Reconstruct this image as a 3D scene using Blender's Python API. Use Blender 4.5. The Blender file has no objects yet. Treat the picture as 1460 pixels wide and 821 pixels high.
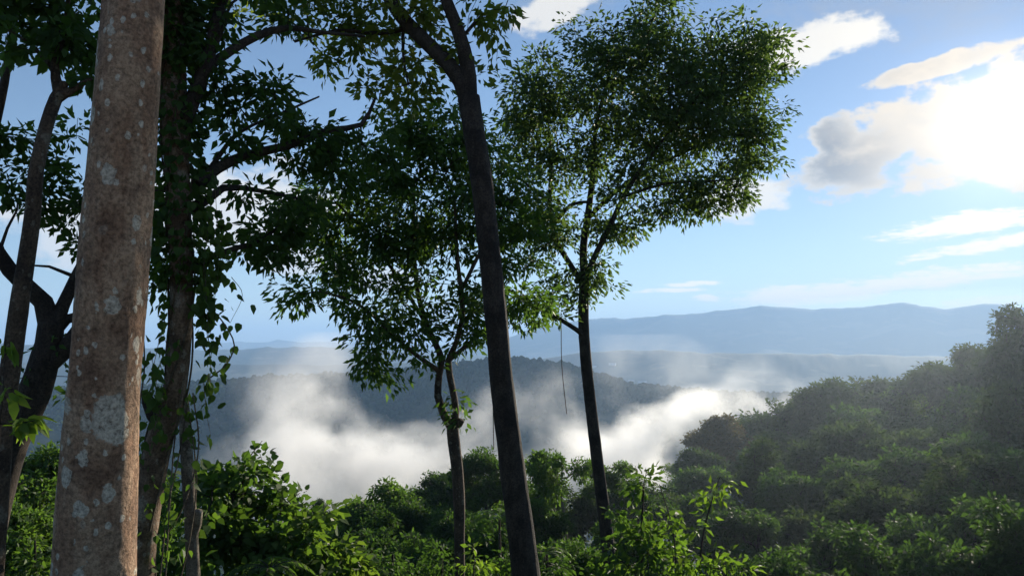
import bpy, math, random
import numpy as np
R = math.radians
rng = np.random.default_rng(11)
random.seed(11)
scn = bpy.context.scene
COL = scn.collection

# ------------------------------------------------------------------ camera model
F, CX, CY, PITCH = 1124.0, 730.0, 410.5, R(4.3)
FW = np.array([0, math.cos(PITCH), math.sin(PITCH)])
UP = np.array([0, -math.sin(PITCH), math.cos(PITCH)])
RT = np.array([1.0, 0, 0])

def P(px, py, d):
    return RT * ((px - CX) / F * d) + UP * (-(py - CY) / F * d) + FW * d

def azel(px, py):
    v = P(px, py, 1.0); v = v / np.linalg.norm(v)
    return math.atan2(v[0], v[1]), math.asin(v[2])

cam = bpy.data.cameras.new('camera'); co = bpy.data.objects.new('camera', cam); COL.objects.link(co)
cam.sensor_width = 36; cam.lens = 36 * F / 1460.0
cam.clip_start = 0.05; cam.clip_end = 90000
co.rotation_euler = (R(90) + PITCH, 0, 0)
scn.camera = co

SUN_PX = (1425, 178)
SAZ, SEL = azel(*SUN_PX)

# ------------------------------------------------------------------ node helper
class G:
    def __init__(s, tree): s.t = tree; s.n = tree.nodes; s.l = tree.links
    def node(s, typ, **kw):
        nd = s.n.new(typ)
        for k, v in kw.items(): setattr(nd, k, v)
        return nd
    def put(s, sock, v):
        if isinstance(v, V): s.l.new(v.s, sock)
        elif v is not None: sock.default_value = v
    def m(s, op, a, b=None, c=None, clamp=False):
        nd = s.node('ShaderNodeMath', operation=op); nd.use_clamp = clamp
        s.put(nd.inputs[0], a)
        if b is not None: s.put(nd.inputs[1], b)
        if c is not None: s.put(nd.inputs[2], c)
        return V(s, nd.outputs[0])
    def vm(s, op, a, b=None, scale=None):
        nd = s.node('ShaderNodeVectorMath', operation=op)
        s.put(nd.inputs[0], a)
        if b is not None: s.put(nd.inputs[1], b)
        if scale is not None: s.put(nd.inputs['Scale'], scale)
        return V(s, nd.outputs['Value'] if op in ('DOT_PRODUCT', 'LENGTH', 'DISTANCE') else nd.outputs[0])
    def noise(s, vec, scale=5, detail=4, rough=.55, dist=0, out=0):
        nd = s.node('ShaderNodeTexNoise'); s.put(nd.inputs['Vector'], vec)
        nd.inputs['Scale'].default_value = scale; nd.inputs['Detail'].default_value = detail
        nd.inputs['Roughness'].default_value = rough; nd.inputs['Distortion'].default_value = dist
        return V(s, nd.outputs[out])
    def ramp(s, fac, stops, interp='LINEAR'):
        nd = s.node('ShaderNodeValToRGB'); s.put(nd.inputs[0], fac)
        cr = nd.color_ramp; cr.interpolation = interp
        while len(cr.elements) < len(stops): cr.elements.new(.5)
        for e, (p, c) in zip(cr.elements, stops):
            e.position = p; e.color = (c, c, c, 1) if isinstance(c, (int, float)) else (*c, 1)
        return V(s, nd.outputs[0])
    def mix(s, f, a, b, bt='MIX'):
        nd = s.node('ShaderNodeMix', data_type='RGBA', blend_type=bt)
        s.put(nd.inputs[0], f)
        for i, c in ((6, a), (7, b)):
            if isinstance(c, tuple): c = (*c, 1)
            s.put(nd.inputs[i], c)
        return V(s, nd.outputs[2])
    def smooth(s, x, lo, hi):
        nd = s.node('ShaderNodeMapRange', interpolation_type='SMOOTHSTEP')
        s.put(nd.inputs[0], x); nd.inputs[1].default_value = lo; nd.inputs[2].default_value = hi
        return V(s, nd.outputs[0])
    def xyz(s, v):
        nd = s.node('ShaderNodeSeparateXYZ'); s.put(nd.inputs[0], v)
        return [V(s, nd.outputs[i]) for i in range(3)]
    def comb(s, x, y, z):
        nd = s.node('ShaderNodeCombineXYZ')
        for i, v in enumerate((x, y, z)): s.put(nd.inputs[i], v)
        return V(s, nd.outputs[0])
class V:
    def __init__(s, g, sock): s.g = g; s.s = sock
    def __add__(s, o): return s.g.m('ADD', s, o)
    __radd__ = __add__
    def __sub__(s, o): return s.g.m('SUBTRACT', s, o)
    def __rsub__(s, o): return s.g.m('SUBTRACT', o, s)
    def __mul__(s, o): return s.g.m('MULTIPLY', s, o)
    __rmul__ = __mul__
    def __pow__(s, o): return s.g.m('POWER', s, o)
    def max(s, o): return s.g.m('MAXIMUM', s, o)
    def min(s, o): return s.g.m('MINIMUM', s, o)

# ------------------------------------------------------------------ world: sky with clouds
w = bpy.data.worlds.new('World'); scn.world = w; w.use_nodes = True
def build_world():
    nt = w.node_tree; nt.nodes.clear(); g = G(nt)
    sky = g.node('ShaderNodeTexSky', sky_type='NISHITA')
    sky.sun_disc = False; sky.sun_elevation = SEL; sky.sun_rotation = SAZ
    sky.altitude = 1200; sky.air_density = 1.0; sky.dust_density = 0.1; sky.ozone_density = 3.0
    d = V(g, g.node('ShaderNodeTexCoord').outputs['Generated'])
    x, y, z = g.xyz(d)
    az = g.m('ARCTAN2', x, y); el = g.m('ARCSINE', z)
    flat = g.comb(az * 1.0, el * 2.2, 0.0)
    wv = g.noise(flat, 7, 3, .6, 0, 1)
    wx, wy, _ = g.xyz(wv)
    A = az + (wx - .5) * .12
    E = el + (wy - .5) * .07
    fb = g.noise(g.comb(az * 1.0, el * 1.7, 3.0), 16, 6, .62)
    A2 = az + (wx - .5) * .06; E2 = el + (wy - .5) * .016
    def blob(px, py, rx, ry, rot=0):
        a0, e0 = azel(px, py)
        sx, sy = rx / F, ry / F
        c, s_ = math.cos(R(rot)), math.sin(R(rot))
        th = ry < 24
        u = (A2 if th else A) - a0; v = (E2 if th else E) - e0
        p = (u * c + v * s_) * (1 / sx); q = (v * c - u * s_) * (1 / sy)
        return 1.0 - (p * p + q * q)
    def union(lst):
        r = None
        for b in lst:
            v = blob(*b)
            r = v if r is None else r.max(v)
        return r
    big = union([(1395, 172, 150, 72, 20), (1215, 222, 105, 55, 10), (1180, 192, 50, 36, 0), (1470, 225, 110, 45, 0), (1350, 92, 95, 14, 8)])
    low = union([(1395, 316, 130, 15, 7), (1410, 350, 110, 10, 9), (1145, 421, 135, 17, 1), (1290, 404, 80, 12, 4), (1340, 397, 120, 15, 5),
                 (1410, 432, 60, 8, 2), (1005, 424, 24, 7, 0), (960, 415, 60, 4, 2), (985, 405, 50, 4, 4)])
    thin = union([(1060, 285, 60, 28, 0), (800, 15, 90, 25, 25), (1150, 60, 110, 35, 0),
                  (330, 300, 170, 70, 10), (440, 375, 70, 28, 0), (120, 330, 90, 50, 0), (540, 400, 60, 18, 0), (640, 480, 90, 10, 0)])
    faint = union([(1250, 20, 330, 60, 0),  (820, 0, 120, 45, 20)])
    big_m = g.smooth(big + (fb - .5) * 3.0, -.02, .46)
    thin_m = g.smooth(thin + (fb - .5) * 2.6, -.02, .6)
    low_m = g.smooth(low + (fb - .5) * 2.2 + (g.noise(g.comb(az * 1.0, el * 5.0, 7.0), 46, 4, .65) - .5) * 2.6, -.05, .9)
    faint_m = g.smooth(faint + (fb - .5) * 3.2, .0, 1.5) * .45
    thick = g.smooth(big + (fb - .5) * 2.2, .25, 1.05)
    sd = tuple(math.cos(SEL) * v for v in (math.sin(SAZ), math.cos(SAZ))) + (math.sin(SEL),)
    cs = g.vm('DOT_PRODUCT', d, sd).max(0.0)
    near = cs ** 60.0                      # forward scattering by the droplets of a sunlit cloud
    aure = cs ** 650.0
    halo = (cs ** 1800.0)
    base = g.mix(thick, (1.12, 1.06, .97), (.30, .35, .43))
    cloud = g.mix(g.smooth(cs + (fb - .5) * .03, .980, 1.002), base, (1.40, 1.20, .94))
    cl = g.vm('SCALE', cloud, scale=WORLD_CLOUD)
    sk = g.vm('MULTIPLY', V(g, sky.outputs[0]), (1.05, .96, .93))
    c1 = g.mix(faint_m, sk, g.vm('SCALE', g.mix(0.0, (.62, .64, .68), (1, 1, 1)), scale=WORLD_CLOUD))
    thin_c = g.vm('SCALE', g.mix(cs ** 40.0, (1.25, 1.2, 1.12), (1.9, 1.72, 1.42)), scale=WORLD_CLOUD)
    c2 = g.mix(thin_m * .92, c1, thin_c)
    low_c = g.vm('SCALE', g.mix(cs ** 30.0, (2.1, 1.82, 1.36), (2.1, 1.78, 1.28)), scale=WORLD_CLOUD)
    c2 = g.mix(low_m * .9, c2, low_c)
    c3 = g.mix(big_m, c2, cl)
    add = g.vm('SCALE', g.mix(0.0, (1.0, .95, .86), (1, 1, 1)), scale=(cs ** 2600.0) * (WORLD_CLOUD * 1.0) + (cs ** 4500.0) * (WORLD_CLOUD * 5.0) + (cs ** 600.0) * (WORLD_CLOUD * .85) + (cs ** 120.0) * (WORLD_CLOUD * .2))
    tot = g.vm('ADD', c3, add)
    bg = g.node('ShaderNodeBackground'); bg.inputs[1].default_value = .072
    g.put(bg.inputs[0], tot)
    out = g.node('ShaderNodeOutputWorld'); nt.links.new(bg.outputs[0], out.inputs[0])
WORLD_CLOUD = 5.2
build_world()
w.cycles.sampling_method = 'MANUAL'; w.cycles.sample_map_resolution = 512

sl = bpy.data.lights.new('sun', 'SUN'); so = bpy.data.objects.new('sun', sl); COL.objects.link(so)
sl.energy = 5.0; sl.angle = R(.6); sl.color = (1.0, .90, .74)
so.rotation_euler = (R(90) - SEL, 0, R(180) - SAZ)
so.location = (60, 90, 60)

# ------------------------------------------------------------------ tagging / objects
def tag(o, label=None, cat=None, group=None, kind=None):
    if label: o['label'] = label
    if cat: o['category'] = cat
    if group: o['group'] = group
    if kind: o['kind'] = kind
    return o
def empty(name, loc):
    o = bpy.data.objects.new(name, None); COL.objects.link(o); o.location = loc; o.empty_display_size = .3
    return o
def mesh_obj(name, verts, faces, mat, parent=None, origin=None, smooth=True):
    """faces: (N,k) int array, or a list of such arrays"""
    verts = np.asarray(verts, dtype=np.float64)
    if origin is not None: verts = verts - np.asarray(origin)
    if not isinstance(faces, list): faces = [faces]
    me = bpy.data.meshes.new(name)
    faces = [np.asarray(f, dtype=np.int32) for f in faces if len(f)]
    nl = sum(f.size for f in faces); nf = sum(len(f) for f in faces)
    me.vertices.add(len(verts)); me.vertices.foreach_set('co', verts.astype(np.float32).ravel())
    me.loops.add(nl); me.loops.foreach_set('vertex_index', np.concatenate([f.ravel() for f in faces]))
    tot = np.concatenate([np.full(len(f), f.shape[1], dtype=np.int32) for f in faces])
    st = np.concatenate([[0], np.cumsum(tot)[:-1]]).astype(np.int32)
    me.polygons.add(nf); me.polygons.foreach_set('loop_start', st)
    try: me.polygons.foreach_set('loop_total', tot)
    except Exception: pass
    me.polygons.foreach_set('use_smooth', np.full(nf, smooth))
    me.update(calc_edges=True)
    o = bpy.data.objects.new(name, me); COL.objects.link(o)
    if mat: me.materials.append(mat)
    if parent: o.parent = parent
    return o
class MB:
    def __init__(s): s.v = []; s.f = {}; s.n = 0; s.split = None
    def add(s, v, f):
        f = np.asarray(f) + s.n
        s.f.setdefault(f.shape[1], []).append(f); s.v.append(np.asarray(v)); s.n += len(v)
    def build(s, name, mat, parent=None, origin=None, smooth=True):
        if not s.v: return None
        return mesh_obj(name, np.vstack(s.v), [np.vstack(x) for x in s.f.values()], mat, parent, origin, smooth)
    def build2(s, name, twig, mat, parent=None, origin=None):
        """twigs (vertices before s.split) and leaves in one crown mesh with two material slots"""
        o = s.build(name, mat, parent, origin)
        o.data.materials.append(twig)
        fs = [np.vstack(x) for x in s.f.values()]
        idx = np.concatenate([(f[:, 0] < s.split).astype(np.int32) for f in fs])
        o.data.polygons.foreach_set('material_index', idx); o.data.update()
        return o

# ------------------------------------------------------------------ noise (numpy value noise)
_tab = rng.random((256, 256))
def vnoise(x, y):
    xi = np.floor(x).astype(int); yi = np.floor(y).astype(int)
    fx = x - xi; fy = y - yi; fx = fx * fx * (3 - 2 * fx); fy = fy * fy * (3 - 2 * fy)
    a = _tab[xi & 255, yi & 255]; b = _tab[(xi + 1) & 255, yi & 255]
    c = _tab[xi & 255, (yi + 1) & 255]; d = _tab[(xi + 1) & 255, (yi + 1) & 255]
    return (a * (1 - fx) + b * fx) * (1 - fy) + (c * (1 - fx) + d * fx) * fy
def fbm(x, y, o=4):
    s = 0; a = .5; t = 0
    for i in range(o):
        s = s + a * vnoise(x + 17.3 * i, y + 5.1 * i); t += a; x = x * 2.03; y = y * 2.03; a *= .5
    return s / t
def sstep(a, b, x):
    t = np.clip((x - a) / (b - a), 0, 1); return t * t * (3 - 2 * t)

# ------------------------------------------------------------------ terrain
def crest(tab):
    xs = np.array([t[0] for t in tab]); ys = np.array([t[1] for t in tab])
    aa = np.array([azel(x, y) for x, y in tab])
    return aa[:, 0], aa[:, 1]
RIDGES = [  # crest distance, half width, profile in the picture
    (1650., 520., crest([(-900, 560), (0, 560), (200, 556), (280, 550), (330, 546), (380, 542), (430, 541), (480, 538), (520, 537), (560, 534), (600, 530), (650, 522), (700, 518), (750, 517), (800, 523), (850, 537), (900, 552), (1000, 562), (1100, 566), (1300, 570), (2400, 570)])),
    (4300., 900., crest([(-900, 520), (500, 520), (640, 516), (760, 512), (830, 503), (880, 499), (940, 499), (1000, 503), (1120, 504), (1250, 506), (1400, 509), (2400, 505)])),
    (6600., 1500., crest([(-900, 490), (0, 490), (150, 493), (215, 497), (300, 499), (370, 496), (420, 494), (450, 494), (500, 496), (560, 500), (640, 505), (760, 512), (2400, 520)])),
    (9500., 1900., crest([(-900, 530), (480, 520), (560, 505), (640, 496), (700, 486), (728, 480), (760, 468), (800, 461), (840, 455), (900, 453), (950, 449), (1000, 446), (1030, 442), (1060, 439), (1085, 435), (1110, 438), (1150, 440), (1200, 439), (1250, 435), (1290, 430), (1320, 436), (1345, 440), (1380, 436), (1405, 432), (1440, 436), (1480, 436), (1700, 445), (2400, 440)])),
    (15000., 2600., crest([(-900, 485), (0, 490), (215, 496), (260, 493), (300, 491), (340, 487), (365, 489), (395, 485), (430, 488), (480, 488), (540, 486), (600, 490), (700, 496), (2400, 500)])),
]
VALLEY = -235.0
def terrain(x, y):
    x = np.asarray(x, float); y = np.asarray(y, float)
    r = np.hypot(x, y) + 1e-6; a = np.arctan2(x, y)
    g0 = -.34 * np.clip(r - 4, 0, 18) - .55 * np.clip(r - 22, 0, 180) - .30 * np.clip(r - 202, 0, 330)
    wr = sstep(R(4), R(30), a) * (1 - sstep(R(120), R(170), a)); wl = sstep(R(8), R(28), -a)
    back = sstep(R(60), R(120), np.abs(a))
    fac = 1 - .64 * wr * sstep(22, 90, r) * (1 - sstep(130, 420, r)) - .3 * wl * (1 - sstep(60, 300, r))
    near = -1.62 + g0 * fac * (1 - .85 * back) + (fbm(x * .09 + 40, y * .09 + 40, 3) - .5) * np.clip(r / 12, .05, 1.6) \
        + (fbm(x * .012 + 9, y * .012 + 3, 4) - .5) * np.clip((r - 40) * .25, 0, 26)
    z = np.maximum(near, VALLEY + 60 * (fbm(x / 420 + 50, y / 420 + 50, 4) - .5) + 25)
    for i, (rc, hw, (ca, ce)) in enumerate(RIDGES):
        e = np.interp(a, ca, ce)
        rr = rc * (1 + .10 * (fbm(np.degrees(a) * .16 + i * 31, np.full_like(a, i * 7.7), 3) - .5))
        zc = rr * np.tan(e)
        t = (r - rr) / (hw * 1.0)
        prof = np.exp(-np.abs(t) ** 1.5 * 1.3)
        rel = (zc - VALLEY)
        bump = (fbm(x / (rc * .12) + i * 13 + 60, y / (rc * .12) + i * 3 + 60, 5) - .5) * rel * .5 * (1 - prof) * np.exp(-np.abs(t) * .5)
        fine = (fbm(np.degrees(a) * 1.1 + i * 5 + 20, np.log(r) * 14, 4) - .5) * rc * (.004 if i else .0016)
        z = np.maximum(z, VALLEY + rel * prof + bump + fine * prof)
    return z

def build_ground():
    az = np.concatenate([np.arange(-180, -48, 3.0), np.arange(-48, 48, .11), np.arange(48, 180.1, 3.0)])
    az = np.radians(az)
    rr = np.concatenate([[.4, .8, 1.3], np.geomspace(2, 30, 50), np.geomspace(31, 600, 90), np.geomspace(606, 24000, 300)])
    A_, R_ = np.meshgrid(az, rr, indexing='ij')
    X = R_ * np.sin(A_); Y = R_ * np.cos(A_); Z = terrain(X, Y)
    v = np.stack([X, Y, Z], -1).reshape(-1, 3)
    na, nr = len(az), len(rr)
    i = np.arange(na - 1)[:, None] * nr + np.arange(nr - 1)[None, :]
    f = np.stack([i, i + nr, i + nr + 1, i + 1], -1).reshape(-1, 4)[:, ::-1]
    v = np.vstack([v, [[0, 0, float(terrain(0, .01))]]]); c = len(v) - 1
    j = np.arange(na - 1) * nr
    t3 = np.stack([np.full(na - 1, c), j + nr, j], -1)[:, ::-1]
    o = mesh_obj('ground', v, [f, t3], M['ground'])
    tag(o, 'forested hillside falling to a misty valley and blue mountain ranges', 'ground', kind='structure')
    return o
def hit(px, py):
    d = P(px, py, 1.0)
    s = np.geomspace(200, 20000, 4000); q = d[None] * s[:, None]
    k = np.argmax(q[:, 2] < terrain(q[:, 0], q[:, 1]))
    return q[k]

# ------------------------------------------------------------------ materials
M = {}
def newmat(name):
    m = bpy.data.materials.new(name); m.use_nodes = True; m.node_tree.nodes.clear()
    return m, G(m.node_tree)
def finish(m, g, bsdf, vol=None):
    o = g.node('ShaderNodeOutputMaterial')
    if bsdf is not None: g.l.new(bsdf, o.inputs['Surface'])
    if vol is not None: g.l.new(vol, o.inputs['Volume'])
def leaf_mat(name, cols, trans=.55, tint=(1.35, 1.5, .55), rough=.55, spec=.35):
    m, g = newmat(name)
    geo = g.node('ShaderNodeNewGeometry'); oi = g.node('ShaderNodeObjectInfo')
    rnd = V(g, geo.outputs['Random Per Island'])
    pos = V(g, geo.outputs['Position'])
    n = g.noise(pos, .55, 2, .5)
    f = g.m('ADD', rnd * .38 + (n - .5) * 1.5 + .16, V(g, oi.outputs['Random']) * .28, clamp=True)
    k = len(cols) - 1
    c = g.ramp(f, [(i / k, cc) for i, cc in enumerate(cols)])
    df = g.node('ShaderNodeBsdfPrincipled'); g.put(df.inputs['Base Color'], c)
    df.inputs['Roughness'].default_value = rough; df.inputs['Specular IOR Level'].default_value = spec * .6
    tr = g.node('ShaderNodeBsdfTranslucent'); g.put(tr.inputs['Color'], g.mix(1.0, c, tint, 'MULTIPLY'))
    # transmitted part
    mx = g.node('ShaderNodeMixShader'); mx.inputs[0].default_value = trans
    g.l.new(df.outputs[0], mx.inputs[1]); g.l.new(tr.outputs[0], mx.inputs[2])
    finish(m, g, mx.outputs[0]); M[name] = m
def bark_mat(name, c0, c1, c2, patch=None, patch_amt=.5, scale=6, bump=.5, shade_z=None):
    m, g = newmat(name)
    tc = V(g, g.node('ShaderNodeTexCoord').outputs['Object'])
    st = g.vm('MULTIPLY', tc, (1, 1, .35))
    n1 = g.noise(st, scale, 6, .65, .3); n2 = g.noise(tc, scale * .35, 4, .6)
    n3 = g.noise(tc, scale * 5, 5, .7)
    c = g.mix(g.smooth(n1, .38, .62), c0, c1)
    c = g.mix(g.smooth(n2, .45, .68), c, c2)
    if patch:
        pm = None
        for sc_, thr, sel in ((scale * .36, .30, .80), (scale * 1.0, .34, .66), (scale * 2.4, .32, .66)):
            wv = g.vm('ADD', tc, g.vm('SCALE', g.noise(tc, sc_ * 1.6, 3, .6, 0, 1), scale=.55 / sc_))
            vo = g.node('ShaderNodeTexVoronoi'); vo.inputs['Scale'].default_value = sc_; g.put(vo.inputs['Vector'], g.vm('MULTIPLY', wv, (1, 1, .7)))
            cx, _, _ = g.xyz(V(g, vo.outputs['Color']))
            a_ = g.smooth(cx, sel, sel + .02) * g.smooth(V(g, vo.outputs['Distance']) + (n3 - .5) * .25, thr, thr - .03)
            pm = a_ if pm is None else pm.max(a_)
        pm = pm * patch_amt * g.smooth(n3, .25, .45)
        c = g.mix(pm, c, patch)
    c = g.mix(.8, c, g.ramp(n3, [(.34, .22), (.62, 1.1)]), 'MULTIPLY')
    if shade_z is not None:  # painted shadow darkening the bark above this height; off by default
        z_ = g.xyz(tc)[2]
        c = g.mix(g.smooth(z_ + (n2 - .5) * .5 + (n1 - .5) * .25, shade_z - .05, shade_z + .10) * .8, c, (.05, .036, .03))
    b = g.node('ShaderNodeBump'); b.inputs['Strength'].default_value = bump; b.inputs['Distance'].default_value = .045
    g.put(b.inputs['Height'], n1 * .6 + n3 * .5)
    p = g.node('ShaderNodeBsdfPrincipled'); g.put(p.inputs['Base Color'], c); p.inputs['Roughness'].default_value = .88
    p.inputs['Specular IOR Level'].default_value = .2
    g.l.new(b.outputs[0], p.inputs['Normal'])
    finish(m, g, p.outputs[0]); M[name] = m
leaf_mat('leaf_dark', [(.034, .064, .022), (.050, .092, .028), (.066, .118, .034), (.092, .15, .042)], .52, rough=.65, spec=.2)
leaf_mat('leaf_mid', [(.046, .086, .028), (.068, .122, .036), (.098, .160, .042), (.14, .19, .052)], .6)
leaf_mat('leaf_bright', [(.040, .076, .022), (.062, .112, .028), (.095, .150, .034), (.15, .19, .045)], .55)
leaf_mat('leaf_yellow', [(.06, .10, .024), (.10, .14, .03), (.145, .17, .04), (.19, .19, .05)], .6)
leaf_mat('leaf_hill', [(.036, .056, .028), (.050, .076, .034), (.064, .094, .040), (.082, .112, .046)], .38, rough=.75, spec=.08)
leaf_mat('leaf_umbrella', [(.044, .072, .034), (.060, .096, .042), (.078, .118, .048), (.10, .14, .055)], .56)
leaf_mat('leaf_lime', [(.07, .125, .026), (.10, .165, .032), (.14, .205, .04), (.20, .22, .05)], .62)
leaf_mat('leaf_rust', [(.05, .05, .025), (.085, .068, .032), (.11, .078, .04), (.085, .088, .034)], .5)
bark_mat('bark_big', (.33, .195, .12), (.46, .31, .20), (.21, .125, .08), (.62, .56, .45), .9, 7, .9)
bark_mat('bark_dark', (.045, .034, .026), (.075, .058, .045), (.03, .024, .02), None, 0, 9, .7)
bark_mat('bark_brown', (.17, .11, .07), (.28, .195, .13), (.11, .075, .05), (.38, .35, .28), .5, 9, .8)
bark_mat('bark_mid', (.085, .058, .04), (.14, .098, .066), (.055, .04, .03), (.28, .26, .2), .4, 9, .8)
bark_mat('bark_grey', (.17, .135, .10), (.27, .225, .165), (.10, .08, .06), (.38, .35, .28), .4, 9, .7)
bark_mat('twig_mat', (.045, .036, .026), (.07, .055, .04), (.035, .028, .02), None, 0, 9, .3)
bark_mat('vine_stem', (.11, .085, .055), (.19, .15, .10), (.07, .055, .04), None, 0, 12, .4)
def ground_mat():
    m, g = newmat('ground_mat')
    pos = V(g, g.node('ShaderNodeNewGeometry').outputs['Position'])
    n1 = g.noise(pos, .004, 6, .6); n2 = g.noise(pos, .05, 5, .65); n3 = g.noise(pos, 2.2, 6, .65)
    c = g.mix(g.smooth(n2, .35, .65), (.020, .036, .014), (.042, .060, .024))
    c = g.mix(g.smooth(n1, .53, .60) * .85, c, (.12, .12, .065))
    c = g.mix(g.smooth(n3, .45, .6) * .4, c, (.05, .038, .024))
    dd = g.vm('DISTANCE', pos, (3.0, -14.0, -1.6))
    c = g.mix(g.smooth(dd + (n3 - .5) * 3.0 + (n2 - .5) * 6.0, 19.0, 15.5), c, g.mix(n3, (.30, .21, .13), (.42, .32, .21)))  # pale earth added behind the camera to bounce warm sun onto the trunk
    b = g.node('ShaderNodeBump'); b.inputs['Strength'].default_value = .6; b.inputs['Distance'].default_value = .15
    g.put(b.inputs['Height'], n3)
    p = g.node('ShaderNodeBsdfPrincipled'); g.put(p.inputs['Base Color'], c); p.inputs['Roughness'].default_value = .95
    p.inputs['Specular IOR Level'].default_value = .1
    g.l.new(b.outputs[0], p.inputs['Normal'])
    finish(m, g, p.outputs[0]); M['ground'] = m
ground_mat()
def plain(name, col, rough=.8):
    m, g = newmat(name)
    tc = V(g, g.node('ShaderNodeTexCoord').outputs['Object'])
    n = g.noise(tc, 1.3, 4, .6)
    p = g.node('ShaderNodeBsdfPrincipled'); p.inputs['Roughness'].default_value = rough
    g.put(p.inputs['Base Color'], g.mix(n, tuple(v * .75 for v in col), col))
    finish(m, g, p.outputs[0]); M[name] = m
plain('white_wall', (.75, .73, .68)); plain('tin_roof', (.6, .6, .6), .5)

# ------------------------------------------------------------------ tubes
def resample(pts, rad, step):
    pts = np.asarray(pts, float); rad = np.asarray(rad, float)
    n = len(pts)
    if n == 2:
        k = max(2, int(np.linalg.norm(pts[1] - pts[0]) / step) + 1); t = np.linspace(0, 1, k)[:, None]
        return pts[0] * (1 - t) + pts[1] * t, rad[0] * (1 - t[:, 0]) + rad[1] * t[:, 0]
    e = np.vstack([2 * pts[0] - pts[1], pts, 2 * pts[-1] - pts[-2]])
    op, orr = [], []
    for i in range(n - 1):
        p0, p1, p2, p3 = e[i:i + 4]
        k = max(1, int(round(np.linalg.norm(p2 - p1) / step)))
        for t in np.linspace(0, 1, k, endpoint=False):
            op.append(.5 * (2 * p1 + (p2 - p0) * t + (2 * p0 - 5 * p1 + 4 * p2 - p3) * t * t + (3 * p1 - p0 - 3 * p2 + p3) * t ** 3))
            orr.append(rad[i] * (1 - t) + rad[i + 1] * t)
    op.append(pts[-1]); orr.append(rad[-1])
    return np.array(op), np.array(orr)
def tube(mb, pts, rad, sides=10, rough=0.0, flute=0.0, cap=True, knob=0.0):
    pts = np.asarray(pts, float); n = len(pts)
    tg = np.gradient(pts, axis=0); tg /= np.linalg.norm(tg, axis=1)[:, None] + 1e-9
    ref = np.array([1.0, .13, 0]) if abs(tg[0][0]) < .8 else np.array([0, 1.0, .1])
    u = ref - tg[0] * (ref @ tg[0]); u /= np.linalg.norm(u)
    vs = []
    ang = np.linspace(0, 2 * np.pi, sides, endpoint=False)
    s = 0; ph = rng.random() * 50
    for i in range(n):
        u = u - tg[i] * (u @ tg[i]); u /= np.linalg.norm(u) + 1e-9
        b = np.cross(tg[i], u)
        if i: s += np.linalg.norm(pts[i] - pts[i - 1])
        rr = np.full(sides, rad[i])
        if rough:
            rr = rr * (1 + rough * (fbm(np.cos(ang) * 1.6 + ph + 10, np.sin(ang) * 1.6 + s * 1.4 / max(rad.max(), .02) * .25 + ph, 3) - .5) * 2)
        if knob: rr = rr * (1 + knob * (fbm(np.cos(ang) * 5 + ph + 10, np.sin(ang) * 5 + s * 9 + ph, 4) - .5) * 2)
        if flute: rr = rr * (1 + flute * np.cos(ang * 3 + s * .5))
        vs.append(pts[i] + (np.cos(ang) * rr)[:, None] * u + (np.sin(ang) * rr)[:, None] * b)
    v = np.vstack(vs)
    i = np.arange(n - 1)[:, None] * sides; j = np.arange(sides)[None]; j2 = (j + 1) % sides
    f = np.stack([i + j, i + j2, i + sides + j2, i + sides + j], -1).reshape(-1, 4)
    mb.add(v, f)
    if cap:
        mb.add(np.vstack([vs[-1], pts[-1] + tg[-1] * rad[-1] * .4]), np.array([[k, (k + 1) % sides, sides] for k in range(sides)]))
        mb.add(np.vstack([vs[0], pts[0]]), np.array([[(k + 1) % sides, k, sides] for k in range(sides)]))
def frusta(mb, a, b, ra, rb, sides=4):
    """many straight tapered twigs at once"""
    a = np.asarray(a); b = np.asarray(b); t = b - a; t /= np.linalg.norm(t, axis=1)[:, None] + 1e-9
    ref = np.where(np.abs(t[:, 2:3]) < .9, [[0, 0, 1.0]], [[1.0, 0, 0]])
    u = np.cross(t, ref); u /= np.linalg.norm(u, axis=1)[:, None] + 1e-9; w_ = np.cross(t, u)
    ang = np.linspace(0, 2 * np.pi, sides, endpoint=False)
    ca, sa = np.cos(ang)[None, :, None], np.sin(ang)[None, :, None]
    ring = ca * u[:, None] + sa * w_[:, None]
    va = a[:, None] + ring * np.asarray(ra)[:, None, None]; vb = b[:, None] + ring * np.asarray(rb)[:, None, None]
    v = np.concatenate([va, vb], 1).reshape(-1, 3)
    base = np.arange(len(a))[:, None] * 2 * sides; j = np.arange(sides)[None]; j2 = (j + 1) % sides
    f = np.stack([base + j, base + j2, base + sides + j2, base + sides + j], -1).reshape(-1, 4)
    mb.add(v, f)

# ------------------------------------------------------------------ leaves
def unit(v): return v / (np.linalg.norm(v, axis=-1, keepdims=True) + 1e-9)
def leaves(mb, pos, axis, size, aspect=.45, up=.6, shape='kite'):
    n = len(pos); axis = unit(axis)
    nr = unit(rng.normal(size=(n, 3)) * (1 - up) + np.array([0, 0, 1.0]) * up + rng.normal(size=(n, 3)) * .25)
    b = unit(np.cross(axis, nr)); nn = np.cross(b, axis)
    L = (np.asarray(size) * np.ones(n))[:, None]; W = L * aspect * (0.8 + .4 * rng.random((n, 1)))
    if shape == 'kite':
        q = [(0, 0, 0), (.42, .5, .07), (1, 0, -.12), (.42, -.5, .07)]
    else:
        q = [(0, 0, 0), (.12, .42, .05), (.5, .46, .05), (1, 0, -.16), (.5, -.46, .05), (.12, -.42, .05)]
    k = len(q)
    v = np.stack([pos + axis * (L * a) + b * (W * c) + nn * (L * d) for a, c, d in q], 1).reshape(-1, 3)
    mb.add(v, np.arange(n * k).reshape(n, k))

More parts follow.
